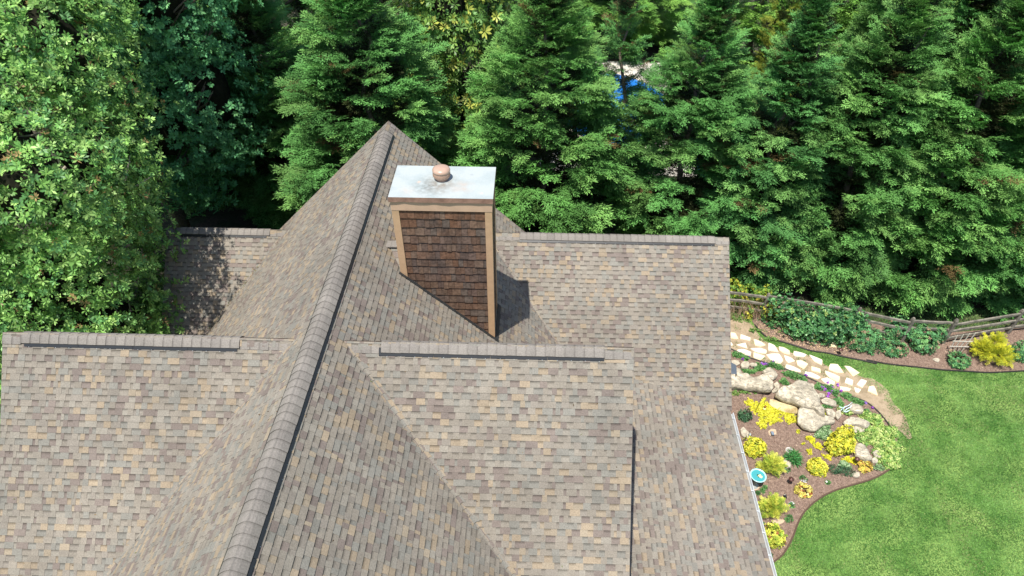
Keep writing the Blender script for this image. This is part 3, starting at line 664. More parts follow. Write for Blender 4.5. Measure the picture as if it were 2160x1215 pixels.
# broadleaf crowns: rosettes of leaves on ellipsoid lobes
def rosette(seed, n=9, L=1., W=.36, up=.35, droop=.0):
    r = np.random.default_rng(seed); a = np.arange(n)*2*math.pi/n+r.normal(size=n)*.25
    D = np.stack([np.cos(a), np.sin(a), r.uniform(up-.3, up+.45, n)], 1); P = nrm(D)*.06
    P[:,2] += r.uniform(-.25,.1,n)
    N = nrm(np.stack([-np.cos(a)*.5, -np.sin(a)*.5, np.ones(n)], 1)+r.normal(size=(n,3))*.25)
    return leaves(P, D, N, L*r.uniform(.75,1.15,n), W*r.uniform(.8,1.2,n), .58)
def crown_mesh(lobes, n, leaf=.26, W=.34, nl=9, seed=1, cols=((.07,.16,.04),), wts=None, m=None, inner=.3, flowers=0, clump=.0, upb=.45, face=None):
    r = np.random.default_rng(seed); T = [rosette(seed*10+k, nl, 1, W) for k in range(6)]
    T = [t[:, :, [2,1,0]]*np.array([1,1,-1]) for t in T]    # rosette axis -> +X
    vol = np.array([(l[3]*l[4]+l[4]*l[5]+l[3]*l[5]) for l in lobes]); vol /= vol.sum()
    pos, D, col, sc_ = [], [], [], []
    cl = r.normal(size=(60, 3)); cl = nrm(cl); ca = r.uniform(-.22, .3, 60)
    lobes_a = np.array(lobes); cols = np.array(cols)
    tries = 0
    while len(pos) < n:
        k = r.choice(len(lobes), p=vol); c, e = lobes_a[k,:3], lobes_a[k,3:]
        d = r.normal(size=3); d /= np.linalg.norm(d)
        f = r.uniform(.55,.85) if r.uniform() < inner else r.uniform(.88,1.04)
        b = 1+float(np.sum(ca*np.exp(-((1-cl@d)/.035))))*.8
        p0 = c+d*e*f*b; tries += 1
        if any(np.sum(((p0-L_[:3])/L_[3:])**2) < .5 for j, L_ in enumerate(lobes_a) if j != k) and tries < n*4: continue
        g = nrm(d/e); kc = r.uniform(.68,1.25); kk_ = 7 if n > 1200 else 1      # twigs grow in sprays that share a tone
        for _ in range(kk_):
            p = p0+(r.normal(size=3)*leaf*1.5*np.array([1,1,.55]) if kk_ > 1 else 0)
            dd = g+np.array([0,0,upb])+r.normal(size=3)*.35
            pos.append(p); D.append(dd); sc_.append(leaf*r.uniform(.75,1.25))
            col.append(cols[r.choice(len(cols), p=wts)]*kc*r.uniform(.9,1.1))
    pos, D, col, sc_ = map(np.array, (pos, D, col, sc_)); V, Cc = [], []
    for ii, q in place_tmpl(T, pos, D, r.uniform(0, 6.28, len(pos)), sc_):
        mm = q.shape[1]; V.append(q.reshape(-1,4,3)); Cc.append(np.repeat(col[ii], mm, 0)*r.uniform(.8,1.25,(len(ii)*mm,1)))
    return np.concatenate(V), np.concatenate(Cc), pos, D
def limb_tree(lobes, seed, r0, base, n=26, bend=.5):
    r = random.Random(seed); mb = MB(); zmax = max(l[2] for l in lobes); b = Vector(base)
    ax = [b+Vector((r.uniform(-.25,.25)*i, r.uniform(-.25,.25)*i, (zmax-b.z)*i/7)) for i in range(8)]
    mb.tube(ax, [r0*(1-.11*i) for i in range(8)], 10)
    for k in range(n):
        l = r.choice(lobes); d = Vector((r.gauss(0,1), r.gauss(0,1), r.gauss(.2,.8))).normalized()
        e = Vector((l[0]+d.x*l[3]*.74, l[1]+d.y*l[4]*.74, l[2]+d.z*l[5]*.74))
        t = max(.12, min(.9, (e.z-b.z)/(zmax-b.z)*.75)); j = t*7; s = ax[int(j)].lerp(ax[min(int(j)+1, 7)], j-int(j))
        q = [s.lerp(e, f)+Vector((r.uniform(-.3,.3), r.uniform(-.3,.3), -bend*math.sin(f*3.14)+r.uniform(-.2,.2)))*(0 if f in (0, 1) else 1) for f in (0,.25,.5,.75,1)]
        mb.tube(q, [r0*.42*(1-t*.4)*(1-f*.85) for f in (0,.25,.5,.75,1)], 6)
        for u in range(3):
            s2 = q[2+u % 2]; e2 = e+Vector((r.gauss(0,.45), r.gauss(0,.45), r.gauss(0,.4)))
            mb.tube([s2, s2.lerp(e2, .5)+Vector((0,0,-.15)), e2], [r0*.14, r0*.09, r0*.03], 5)
    return mb
def broadleaf(name, lobes, label, base, seed, n, trunk_r, bark, flowers=0, **kw):
    o = empty(name, base, label, 'tree')
    V, Cc, pos, D = crown_mesh(lobes, n, seed=seed, **kw)
    m = kw.get('m') or GLOSS
    cr = link(bpy.data.objects.new('crown', quads_mesh('crown', V, Cc, m)), o)
    limb_tree(lobes, seed, trunk_r, base).build('trunk', bark, o, True)
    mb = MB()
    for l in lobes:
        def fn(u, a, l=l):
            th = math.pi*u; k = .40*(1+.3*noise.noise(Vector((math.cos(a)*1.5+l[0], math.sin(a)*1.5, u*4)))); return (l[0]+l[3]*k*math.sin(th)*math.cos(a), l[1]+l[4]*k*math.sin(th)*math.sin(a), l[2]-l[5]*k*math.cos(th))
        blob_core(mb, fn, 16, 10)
    mb.build('crown_filler', CROWN_FILL, o)  # solid near-black bodies added to block see-through, standing in for shaded crown depth
    return o, cr, pos, D
MAGL = [(-11.6,16.6,.2,4.2,3.6,5.2),(-10.6,15.6,-4.6,3.4,3.3,4.6),(-9.4,16.7,-2.4,2.3,2.4,2.4),(-13.5,15.5,-4,4.5,4,5.2),(-9.6,15.9,-6.6,2.0,2.3,2.6),(-9.3,15.0,.2,2.6,2.2,2.6),(-9.6,18.5,2.3,2.6,2.2,3.0),(-8.5,16.8,-.1,1.95,1.7,1.8)]
mag, cr, mp, mD = broadleaf('magnolia_tree', MAGL, 'large glossy broadleaf tree with cream flowers at the left, overhanging the back left roof', (-11.2,16.8,G), 5, 21000, .32, GREYBARK,
    leaf=.15, W=.36, nl=8, cols=((.225,.43,.10),(.16,.35,.085),(.32,.52,.145),(.105,.26,.08),(.34,.24,.10)), wts=(.34,.28,.2,.155,.025), inner=.36)
OAKL = [(-11.2,24.6,-2.6,3.6,2.8,5.0),(-8.6,25.0,-2.2,2.0,2.0,3.4),(-12.5,23.5,2.5,4.2,3.2,4.0),(-11.6,22.5,6.6,3.6,3.2,2.0),(-14,22,5,4,4,3.5),(-9.0,24.4,2.0,2.6,2.2,2.8),(-9.0,26.5,7.2,4.0,3.4,1.8)]  # high lobes lie out of view, added to shade the trees below and behind
broadleaf('oak_tree', OAKL, 'dark bluish green oak with lobed leaves, in shade behind the flowering tree', (-11.6,24.6,G), 6, 14500, .38, BARK,
    leaf=.165, W=.46, nl=8, m=LEAF, cols=((.12,.34,.13),(.09,.27,.115),(.18,.42,.16)), wts=(.5,.3,.2), inner=.25, clump=1)
M2 = [(1.0,28.2,0.8,1.9,1.5,4.2),(1.7,28.4,-4.0,1.6,1.4,4.2),(2.2,29.2,3.2,2.2,1.6,2.5)]
broadleaf('evergreen_magnolia', M2, 'narrow broadleaf evergreen with yellow green leaf tips between two conifers behind the chimney', (1.6,28.6,G), 9, 2300, .16, GREYBARK,
    leaf=.26, W=.34, nl=8, cols=((.20,.33,.07),(.11,.24,.06),(.42,.46,.09),(.15,.30,.07)), wts=(.35,.3,.15,.2), inner=.3)
# trees beyond the row
me, core = conifer_mesh(21, 12, 3.3, 2000, base=(.15,.33,.06), tip=(.24,.40,.08), brown=0)
bk = [('crown', me), ('trunk', from_mb(trunk_mesh(10, .3, BARK, 8, 31, 2), 'trunk', BARK))]
tree('hemlock_tree', bk, (16.3,36.0,G), 'yellow green drooping conifer beyond the row, at the top between two conifer tips', 'tree', 'trees beyond the conifer row', .5, (1.15,1.15,1.15))
tree('hemlock_tree', bk, (-9,35,G), 'yellow green conifer far behind the oak at the top left', 'tree', 'trees beyond the conifer row', 2.5, (1.4,1.4,1.15))
tree('hemlock_tree', bk, (23.5,37,G), 'yellow green conifer far behind the second row at the upper right', 'tree', 'trees beyond the conifer row', 4.5, (1.5,1.5,1.35))
me, core = conifer_mesh(24, 10, 1.5, 1300, base=(.20,.25,.03), tip=(.25,.29,.04), brown=0, size=(.35,.55))
tree('cypress_tree', [('crown', me), ('trunk', from_mb(trunk_mesh(8, .15, BARK, 0, 3), 'trunk', BARK))], (15.4,29.8,G), 'small olive green conical tree with a rounded tip at the top, beyond the row', 'tree', None, 0, (1,1,1.22))
for i, (x, y, s_, h_, lab) in enumerate([(-15,34,1.2,1.0,'yellow green conifer far left beyond the oak'),(-3.5,35,1.3,1.05,'yellow green conifer beyond, left of the narrow broadleaf evergreen'),(1.2,38,1.3,.9,'yellow green conifer far behind the narrow broadleaf evergreen'),
    (2.8,43,1.3,.80,'yellow green conifer far behind the wide green one at the chimney'),(10.5,52,1.8,.86,'yellow green conifer farthest back, beyond the pool'),
    (18.8,36,1.3,1.1,'yellow green conifer beyond the olive green tree'),(29,36,1.4,1.3,'yellow green conifer far behind, near the upper right corner'),(34,34,1.4,1.3,'yellow green conifer farthest right beyond the row')]):
    tree('hemlock_tree', bk, (x,y,G), lab, 'tree', 'trees beyond the conifer row', i*1.3, (s_,s_,h_))
# neighbour's pool beyond the trees
poly_sheet('pool_deck', [(5,32),(15,31.5),(15,46.5),(4.5,47)], G+.008, mat('pale_concrete', (.55,.52,.47), .9, col2=(.42,.39,.34), scale=.6, vary=.1, bscale=5))
wm = mat('pool_blue', (.02,.17,.55), .25, spec=.5, vary=.2, bscale=3)
pl = MB(); 
pts = [Vector((9.6+3.4*math.cos(a)*(1+.12*math.cos(2*a)), 39.5+5*math.sin(a), G+.05)) for a in [2*math.pi*i/36 for i in range(36)]]
for i in range(36):
    p, q = pts[i], pts[(i+1) % 36]; c = Vector((9.6,39.5,G+.05)); po = c+(p-c)*1.06; qo = c+(q-c)*1.06
    pl.quad([p+Vector((0,0,.1)), q+Vector((0,0,.1)), qo+Vector((0,0,.1)), po+Vector((0,0,.1))]); pl.quad([p, q, q+Vector((0,0,.1)), p+Vector((0,0,.1))])
    pl.quad([po+Vector((0,0,.1)), qo+Vector((0,0,.1)), qo-Vector((0,0,.04)), po-Vector((0,0,.04))])
ps = empty('swimming_pool', (9.6,40.5,G), "bright blue swimming pool glimpsed through gaps in the conifers", 'pool')
pl.build('coping', STONE, ps); p2 = MB(); p2.quad([p+Vector((0,0,.03)) for p in pts]); p2.build('water', wm, ps)
tp = empty('pool_cover', (15.0,31.8,G), 'bright blue tarpaulin heap glimpsed low between the conifers, right of the chimney', 'tarpaulin')
q2 = MB(); n = 14
gv = [(13.6+2.8*i/n, 30.6+2.6*j/n, G+.25+.7*max(0, math.sin(i/n*3.14)*math.sin(j/n*3.14))+.12*noise.noise(Vector((i*.6, j*.6, 1)))) for j in range(n+1) for i in range(n+1)]
q2.mesh(gv, [(j*(n+1)+i, j*(n+1)+i+1, (j+1)*(n+1)+i+1, (j+1)*(n+1)+i) for j in range(n) for i in range(n)]); q2.build('sheet', wm, tp, True)

# ------------------------------------------------------------------ garden
def inside(P, poly):
    x, y = P[:,0], P[:,1]; r = np.zeros(len(P), bool); n = len(poly)
    for i in range(n):
        x1_, y1_ = poly[i][:2]; x2_, y2_ = poly[i-1][:2]
        c = (y1_ > y) != (y2_ > y); xi = (x2_-x1_)*(y-y1_)/((y2_-y1_) or 1e-9)+x1_; r ^= c & (x < xi)
    return r
def flat_stuff(name, V, col, m, label, cat, kind='stuff', parent=None):
    o = link(bpy.data.objects.new(name, quads_mesh(name, V, col, m)), parent)
    return tag(o, label, cat, None, kind)
# grass blades over the visible lawn
N_ = 420000; P = np.stack([rng.uniform(10.5, 25.5, N_), rng.uniform(7.0, 21.5, N_), np.full(N_, G+.004)], 1)
def vnoise(P, s, o=0):
    x = P[:,0]*s+o; y = P[:,1]*s-o*1.7; r_ = np.random.default_rng(77); tb = r_.uniform(0, 1, (64, 64))
    xi, yi = np.floor(x).astype(int), np.floor(y).astype(int); fx_, fy_ = x-xi, y-yi; fx_ = fx_*fx_*(3-2*fx_); fy_ = fy_*fy_*(3-2*fy_)
    g_ = lambda a, b: tb[a % 64, b % 64]
    return (g_(xi,yi)*(1-fx_)+g_(xi+1,yi)*fx_)*(1-fy_)+(g_(xi,yi+1)*(1-fx_)+g_(xi+1,yi+1)*fx_)*fy_
inb = inside(P, bed1) | inside(P, bed2); PJ = P+rng.normal(size=P.shape)*np.array([.09,.09,0]); inp = inside(PJ, pp); inw = inside(PJ+rng.normal(size=P.shape)*np.array([.1,.1,0]), ws_)
# distance-like falloff near the path: bare soil beyond the flagstones' lower end
worn = np.exp(-(((P[:,0]-17.9)/.75)**2+((P[:,1]-15.4)/1.3)**2))*1.1+np.exp(-(((P[:,0]-18.4)/.4)**2+((P[:,1]-14.2)/.5)**2))*.7
dens = .5*vnoise(P, 2.5, 3)+.5*vnoise(P, 7, 9)
keep = ~inb & ~(inp & (dens < .62)) & ~(inw & (dens < .44))
strip = inp & (dens >= .62) & (rng.uniform(size=N_) < .4); keep = keep & (~inp | strip)
P = P[keep]; n = len(P); Q = np.stack([(P[:,0]*.87+P[:,1]*.5)*.62, -P[:,0]*.5+P[:,1]*.87, P[:,2]], 1); big = .34*vnoise(Q, .6, 1)+.34*vnoise(Q, 2.1, 5)+.32*vnoise(Q, 6.5, 2)
mow = .5+.5*np.sin(P[:,1]*2.6+P[:,0]*.3+2*vnoise(P, .6, 4))
D = rdir(n); D[:,2] = np.abs(D[:,2])*.8+.55; D[:,0] += .25*(vnoise(P, .8, 8)-.5)*4
k = np.clip((big-.37)/.26, 0, 1)[:,None]*.85+.35*(vnoise(P, 9, 31)[:,None]-.35); k = np.clip(k, 0, 1)
c1, c2, c3 = np.array([.075,.20,.046]), np.array([.25,.44,.135]), np.array([.34,.38,.16])
col = (c1*(1-k)+c2*k)*(.86+.22*mow[:,None])*rng.uniform(.7,1.3,(n,1))
dry = rng.uniform(size=n) < (.03+.22*(vnoise(P, 1.1, 21) > .7)); col[dry] = c3*rng.uniform(.7,1.2,(dry.sum(),1))
near = inside(P, [(16.2,17.6),(18.2,16.0),(18.6,13.2),(17.2,11.8),(17.8,14.5),(16.6,16.6)]); 
V = leaves(P, D, rdir(n), rng.uniform(.04,.085,n), rng.uniform(.009,.018,n), .35)
flat_stuff('grass', V, col, GRASSM, 'mown green lawn grass curving round the rock garden', 'grass')
# bark chips
def scatter(poly, n, zz):
    xs = [p[0] for p in poly]; ys = [p[1] for p in poly]
    P = np.stack([rng.uniform(max(min(xs), 10.5), min(max(xs), 27), n), rng.uniform(min(ys), max(ys), n), np.full(n, zz)], 1); return P[inside(P, poly)]
P = np.concatenate([scatter(bed1, 26000, G+.036), scatter(bed2, 20000, G+.036)]); n = len(P)
D = rdir(n); D[:,2] *= .25; N = nrm(np.array([0,0,1.])+rng.normal(size=(n,3))*.4)
cc = np.array([(.26,.18,.14),(.17,.11,.085),(.36,.265,.20),(.46,.35,.25),(.12,.075,.06)])[rng.choice(5, n, p=[.35,.27,.2,.06,.12])]*rng.uniform(.8,1.2,(n,1))
CHIP = mat('bark_chip', attr=True, rough=.95, spec=.1)
flat_stuff('mulch_chips', leaves(P, D, N, rng.uniform(.03,.08,n), rng.uniform(.012,.03,n)), cc, CHIP, 'brown bark mulch chips covering the garden beds', 'mulch')
lp = [z1(*q)[:2] for q in [(260,340),(500,330),(860,440),(1060,500),(1040,610),(800,580),(560,510),(330,440)]]
P = scatter(lp, 1500, G+.05); n = len(P)
flat_stuff('fallen_leaves', leaves(P, rdir(n)*np.array([1,1,.2]), np.array([0,0,1.])+rng.normal(size=(n,3))*.3, rng.uniform(.05,.09,n), rng.uniform(.025,.045,n)), np.array([.50,.36,.22])*rng.uniform(.6,1.2,(n,1)), CHIP, 'dry tan leaves fallen on the mulch below the ivy', 'leaves')
# flagstones
FS = [([(45,410),(85,415),(112,468),(60,462),(20,455),(20,420)],'cream flagstone half hidden by the roof edge, topmost on the path'),
([(130,425),(215,455),(212,484),(126,465)],'small oblong white flagstone, second along the upper edge from the roof'),
([(10,480),(45,490),(66,515),(60,525),(10,530)],'white flagstone corner just showing past the roof edge'),
([(90,515),(172,498),(190,550),(130,530)],'white wedge-shaped flagstone near the roof, in the middle of the path'),
([(240,465),(300,485),(346,518),(300,533),(252,520)],'pale yellow flagstone on the upper edge, third from the roof'),
([(212,545),(300,542),(352,562),(350,592),(290,588),(240,568)],'long thin white flagstone left of the large five-sided one'),
([(104,555),(160,552),(222,578),(215,613),(160,602),(100,582)],'white oblong flagstone touching the black edging nearest the roof'),
([(240,580),(342,612),(300,650),(240,625)],'cream four-sided flagstone by the edging, left of the large five-sided one'),
([(368,498),(420,520),(456,580),(366,565)],'white flagstone tapering to a corner, directly above the large five-sided one'),
([(345,600),(400,590),(460,592),(495,650),(460,692),(400,655)],'largest flagstone, white and five-sided'),
([(455,530),(500,538),(548,565),(550,600),(500,590),(460,560)],'rounded cream flagstone on the upper edge above the middle of the path'),
([(585,570),(640,580),(695,600),(670,622),(600,615),(580,598)],'white flat oval flagstone on the upper edge beside the grass strip'),
([(500,605),(560,625),(596,655),(540,675),(515,650)],'white three-cornered flagstone right of the large five-sided one'),
([(605,650),(650,648),(707,680),(670,725),(615,690)],'pale yellow kite-shaped flagstone in the middle of the path'),
([(715,600),(770,620),(828,645),(825,692),(760,660)],'white pointed flagstone bordered by grass on its upper side'),
([(520,683),(580,700),(640,730),(645,752),(560,738),(512,712)],'long white flagstone against the edging below the three-cornered one'),
([(733,700),(810,720),(815,758),(735,735)],'small yellowish four-sided flagstone in the lower half of the path'),
([(680,742),(740,755),(815,792),(790,812),(720,790),(676,768)],'long white flagstone against the edging above the biggest boulder'),
([(895,678),(960,682),(1012,755),(950,755),(880,725)],'large white flagstone standing out into the grass on the upper side'),
([(1015,695),(1060,700),(1148,755),(1090,788)],'yellow three-sided flagstone surrounded by grass'),
([(850,735),(930,765),(980,790),(965,838),(900,805),(855,765)],'long cream flagstone lying diagonally near the lower end of the path'),
([(815,808),(870,795),(935,830),(928,878),(860,850)],'white flagstone with a pointed lower end against the edging'),
([(1035,795),(1092,820),(1085,868),(1018,840)],'white squarish flagstone third from the end of the path'),
([(1160,808),(1210,825),(1170,885),(1120,855)],'white squarish flagstone in the grass near the end of the path'),
([(975,870),(1040,880),(1072,892),(1060,912),(985,912)],'thin cream flagstone by the edging with purple flowers beside it'),
([(1100,878),(1160,898),(1135,932),(1108,918)],'small white three-sided flagstone near the end of the path'),
([(1228,870),(1265,865),(1285,895),(1302,950),(1215,910)],'cream flagstone at the very end of the path'),
([(868,500),(900,494),(940,495),(950,540),(885,528)],'tan flat stone alone in the mulch under the ivy')]
CREAM = mat('cream_flagstone', (.80,.70,.48), .8, col2=(.72,.60,.38), scale=1.6, w2=(.42,.62), vary=.07, bscale=14, bump=.2)
for pts, lab in FS:
    Q = [z1(x, y, G+.04) for x, y in pts]; c = sum(Q, Vector())/len(Q); n = len(Q)
    Q2 = []
    for i in range(n):
        for f in (0,.33,.66):
            p = Q[i].lerp(Q[(i+1) % n], f); p = c+(p-c)*(1.02+.05*noise.noise(p*6)) if f else c+(p-c)*.985; Q2.append(p)
    a = sum(Q2[i].x*Q2[i-1].y-Q2[i-1].x*Q2[i].y for i in range(len(Q2)))
    if a > 0: Q2.reverse()
    mb = MB(); n = len(Q2); rel = [p-c for p in Q2]; tz = Vector((0,0,.0))
    T = [p*.985+Vector((0,0,.012+.004*noise.noise((p+c)*5))) for p in rel]; Bq = [p+Vector((0,0,.002)) for p in rel]; B2 = [p+Vector((0,0,-.04)) for p in rel]
    mb.mesh(T+Bq+B2, [tuple(range(n))]+[(i+n, (i+1) % n+n, (i+1) % n, i) for i in range(n)]+[(i+2*n, (i+1) % n+2*n, (i+1) % n+n, i+n) for i in range(n)])
    o = mb.build('flagstone', CREAM if ('cream' in lab or 'yellow' in lab or 'tan' in lab) else STONE); o.location = c; tag(o, lab, 'flagstone', 'flagstones of the garden path' if 'alone' not in lab else None)
# boulders
def rock(fn, pts, h, label, m=ROCK, under=.9, name='boulder', seed=0, flat=.75, rough_=.20):
    Q = [fn(x, y, G+h*.55) for x, y in pts]; c = sum(Q, Vector())/len(Q); c.z = G
    K = 5; n0 = len(Q); R_ = []
    for i in range(n0):
        for f in range(K):
            p = Q[i].lerp(Q[(i+1) % n0], f/K); R_.append(Vector((p.x-c.x, p.y-c.y, 0)))
    for _ in range(1): R_ = [(R_[i-1]+R_[i]*2+R_[(i+1) % len(R_)])/4 for i in range(len(R_))]
    if sum(R_[i].x*R_[i-1].y-R_[i-1].x*R_[i].y for i in range(len(R_))) > 0: R_.reverse()
    n = len(R_); prof = [(under*.88, -.05), (under*.94, .15), (.985, .45), (1.015, .62), (1.0, .80), (.93, .93), (.72, 1.0), (.45, 1.03), (.22, 1.03)]
    tx, ty = random.uniform(-.12,.12), random.uniform(-.12,.12)
    mb = MB(); vs = []; L = max(p.length for p in R_)
    for (s, z) in prof:
        for p in R_:
            q = p*s; w_ = noise.noise(Vector((q.x*5+c.x, q.y*5+c.y, z*1.5+seed)))
            w3 = noise.noise(Vector((q.x*1.9+c.x*3, q.y*3.2+c.y, seed+5)))
            zz = z*h*(1+(q.x*tx+q.y*ty)/L*1.5)+(w_*rough_+w3*rough_*1.3)*h*(1 if z > .3 else .1); zz = min(zz, h*1.35)
            q = q*(1+.05*w_); vs.append((q.x, q.y, zz))
    vs.append((0,0,h*1.05)); fs = []
    for j in range(len(prof)-1):
        for i in range(n): fs.append((j*n+i, j*n+(i+1) % n, (j+1)*n+(i+1) % n, (j+1)*n+i))
    j = len(prof)-1; fs += [(j*n+i, j*n+(i+1) % n, len(vs)-1) for i in range(n)]
    mb.mesh(vs, fs); o = mb.build(name, m, None, True); o.location = c
    me = o.data; me.set_sharp_from_angle(angle=rad(32)) if hasattr(me, 'set_sharp_from_angle') else None
    return tag(o, label, 'rock', 'rocks of the rock garden' if name == 'boulder' else None)
rock(z1, [(-30,770),(50,760),(110,770),(180,785),(240,812),(330,793),(390,845),(408,895),(375,930),(300,920),(200,895),(50,885),(-40,880)], .42, 'long pale boulder partly hidden by the roof edge, with a brown stain on top', under=.78, seed=1)
rock(z1, [(415,950),(480,895),(620,850),(700,848),(745,870),(760,920),(800,970),(815,1060),(850,1130),(800,1120),(720,1060),(640,1055),(560,1020),(460,990)], .48, 'biggest boulder, grey and angular with a brown patch, below the path', under=.76, seed=2)
rock(z1, [(380,980),(470,1000),(560,1035),(615,1060),(620,1110),(520,1100),(420,1060),(370,1020)], .14, 'ochre ledge of rock under the biggest boulder', ROCK2, seed=3)
rock(z2, [(465,165),(480,135),(560,150),(640,170),(700,190),(712,225),(640,240),(580,280),(500,265),(462,225)], .30, 'broad cream boulder with layered lines below the biggest one', seed=4)
for q, h, lab in [([(125,690),(150,668),(190,672),(208,700),(190,722),(140,715)],.22,'small round boulder between purple flowers and the long pale boulder'),
 ([(200,685),(225,668),(268,682),(272,702),(225,708)],.14,'small flat rock right of the small round one by the purple flowers'),
 ([(305,755),(360,730),(430,745),(445,790),(400,825),(340,790)],.28,'cream five-sided boulder above the gap between the two big ones'),
 ([(30,720),(70,712),(125,730),(140,775),(90,775),(30,770)],.3,'pale boulder end beside the roof edge above the long boulder'),
 ([(410,850),(440,830),(462,870),(450,915),(410,928),(395,912),(425,885)],.16,'narrow curved rock wedged between the long boulder and the biggest one'),
 ([(782,945),(810,925),(850,940),(845,968),(800,972)],.16,'small pale rock touching the right shoulder of the biggest boulder'),
 ([(815,985),(870,965),(945,1010),(950,1048),(880,1035),(830,1015)],.2,'flat grey rock lying right of the biggest boulder'),
 ([(1050,1050),(1080,1022),(1130,1025),(1175,1075),(1165,1115),(1100,1100),(1062,1080)],.26,'tan rounded boulder beside the pale blue sculpture'),
 ([(845,1080),(900,1075),(960,1110),(930,1140),(870,1120)],.2,'small cream rock under the pointed end of the biggest boulder'),
 ([(940,1090),(975,1080),(990,1130),(960,1160),(935,1130)],.2,'small pale rock left of the tan rounded boulder'),
 ([(88,650),(115,655),(128,682),(90,700),(50,690),(50,650)],.12,'flat yellowish rock next to the roof edge under the purple flowers')]:
    rock(z1, q, h, lab, seed=len(lab))
for q, h, lab in [([(760,222),(800,192),(860,195),(935,235),(918,262),(850,240),(790,238)],.26,'flat-topped brownish slab right of the cream layered boulder'),
 ([(808,258),(850,240),(905,262),(895,290),(830,290)],.14,'small pale rock tucked under the brownish slab'),
 ([(828,385),(865,360),(905,368),(930,420),(950,468),(905,476),(870,450),(842,440)],.3,'smooth oval grey boulder beside the brown path light'),
 ([(950,415),(975,405),(1015,425),(1010,452),(970,448)],.16,'small tan rock right of the smooth oval boulder'),
 ([(945,460),(965,448),(990,462),(985,485),(955,485)],.14,'smallest pale rock, directly below the small tan one'),
 ([(820,552),(840,542),(868,548),(870,572),(850,580),(825,570)],.12,'white stone alone on the mulch below the oval boulder'),
 ([(95,265),(115,253),(140,275),(165,290),(160,325),(125,320),(100,300)],.14,'cream rough rock beside the hooked ornament, near the gutter'),
 ([(355,475),(380,462),(425,485),(425,512),(390,520),(360,505)],.14,'grey rock half hidden behind the feathery golden shrub'),
 ([(296,855),(340,845),(385,850),(380,868),(345,884),(305,872)],.06,'flat tan stone showing under the lowest feathery golden shrub'),
 ([(170,620),(200,610),(225,640),(205,658),(170,655)],.05,'flat tan stone at the foot of the bird bath'),
 ([(278,275),(300,258),(328,265),(332,295),(305,310),(282,300)],.04,'round flat stone under the small dark solar light')]:
    rock(z2, q, h, lab, seed=len(lab)+3, m=ROCK if h > .06 else mat('tan_stone', (.5,.38,.26), .9, vary=.1))
rock(z3, [(808,768),(840,755),(878,765),(880,790),(865,802),(835,785)], .1, 'small cream stone in the mulch left of the trellis', name='stone')
# shrubs
YEL = ((.70,.65,.05),(.52,.54,.05),(.76,.70,.10),(.34,.42,.05)); YG = ((.56,.60,.08),(.38,.48,.06),(.70,.70,.12),(.26,.38,.05))
GRN = ((.07,.19,.06),(.05,.14,.05),(.12,.26,.08)); DGR = ((.05,.13,.06),(.035,.09,.045),(.10,.20,.10))
def stems(mb, c, r, h, n=8, rr=.008):
    for k in range(n):
        a = random.uniform(0, 6.28); f = random.uniform(.3,.9); e = Vector((math.cos(a)*r*f, math.sin(a)*r*f, h*random.uniform(.6,.95)))
        mb.tube([(0,0,0), (e.x*.35, e.y*.35, e.z*.55), e], [rr, rr*.8, rr*.4], 5)
def bush(name, c, r, h, label, cols, n=260, leaf=.07, W=.5, nl=7, wts=None, seed=0, feather=False, cat='shrub', group=None, lob=None, m=LEAF, core=True, sc1=(.22,.36)):
    lobes = lob or [(0,0,h*.45,r,r,h*.55),(r*.3,r*.2,h*.35,r*.75,r*.7,h*.45),(-r*.35,-r*.2,h*.35,r*.7,r*.7,h*.42)]
    o = empty(name, c, label, cat, group)
    if feather:
        g_ = np.random.default_rng(seed); k = g_.choice(len(lobes), n); la = np.array(lobes); d = nrm(g_.normal(size=(n,3))); d[:,2] = np.abs(d[:,2])*1.0-.15
        f = g_.uniform(.45,.80,(n,1)); pos = la[k,:3]+d*la[k,3:]*f; D = d+np.array([0,0,.25])+g_.normal(size=(n,3))*.25; cb = np.array(cols)[g_.choice(len(cols), n, p=wts)]
        V, Cc = [], []
        for ii, q in place_tmpl(THIN, pos, D, g_.normal(size=n)*.4, g_.uniform(*sc1, n)):
            mm = q.shape[1]; V.append(q.reshape(-1,4,3)); Cc.append(np.repeat(cb[ii], mm, 0)*g_.uniform(.75,1.25,(len(ii)*mm,1)))
        V, Cc = np.concatenate(V), np.concatenate(Cc)
    else: V, Cc, _, _ = crown_mesh(lobes, n, leaf=leaf, W=W, nl=nl, seed=seed+3, cols=cols, wts=wts, inner=.3, upb=.3)
    V[:,:,2] = np.maximum(V[:,:,2], .01)
    C.objects.link(f_ := bpy.data.objects.new('foliage', quads_mesh('foliage', V, Cc, m))); f_.parent = o
    mb = MB(); stems(mb, c, r*.8, h*.8); s_ = mb.build('stem', BARK, None); s_.parent = o
    return o
THIN = [plume(s+50, nax=7, lw=.045, ll=.18, spread=.75) for s in range(3)]
h = .32
def zc(fn, x, y, h): p = fn(x, y, G+h*.45); p.z = G+.02; return p
bush('golden_shrub', zc(z2,190,378,.55), .33, .48, 'round golden shrub nearest the gutter, with broad leaves', YEL, 420, .075, .5, seed=1, group='golden shrubs')
bush('golden_shrub', zc(z2,600,508,.45), .29, .38, 'round bright yellow shrub in the middle of the mulch, left of the oval boulder', YEL, 380, .075, .5, seed=2, group='golden shrubs')
bush('golden_shrub', zc(z2,748,350,.85), .46, .95, 'tallest bright yellow shrub, in front of the layered boulder', YEL, 760, .075, .5, seed=3, group='golden shrubs', lob=[(0,0,.42,.37,.36,.46),(.08,.1,.70,.27,.26,.28),(-.18,-.1,.28,.28,.28,.32),(.18,-.1,.36,.25,.25,.32)])
bush('thread_cypress', zc(z2,305,503,.5), .33, .5, 'feathery yellow green shrub above and right of the bird bath', YG, 150, seed=4, feather=True, group='feathery golden shrubs', sc1=(.16,.27))
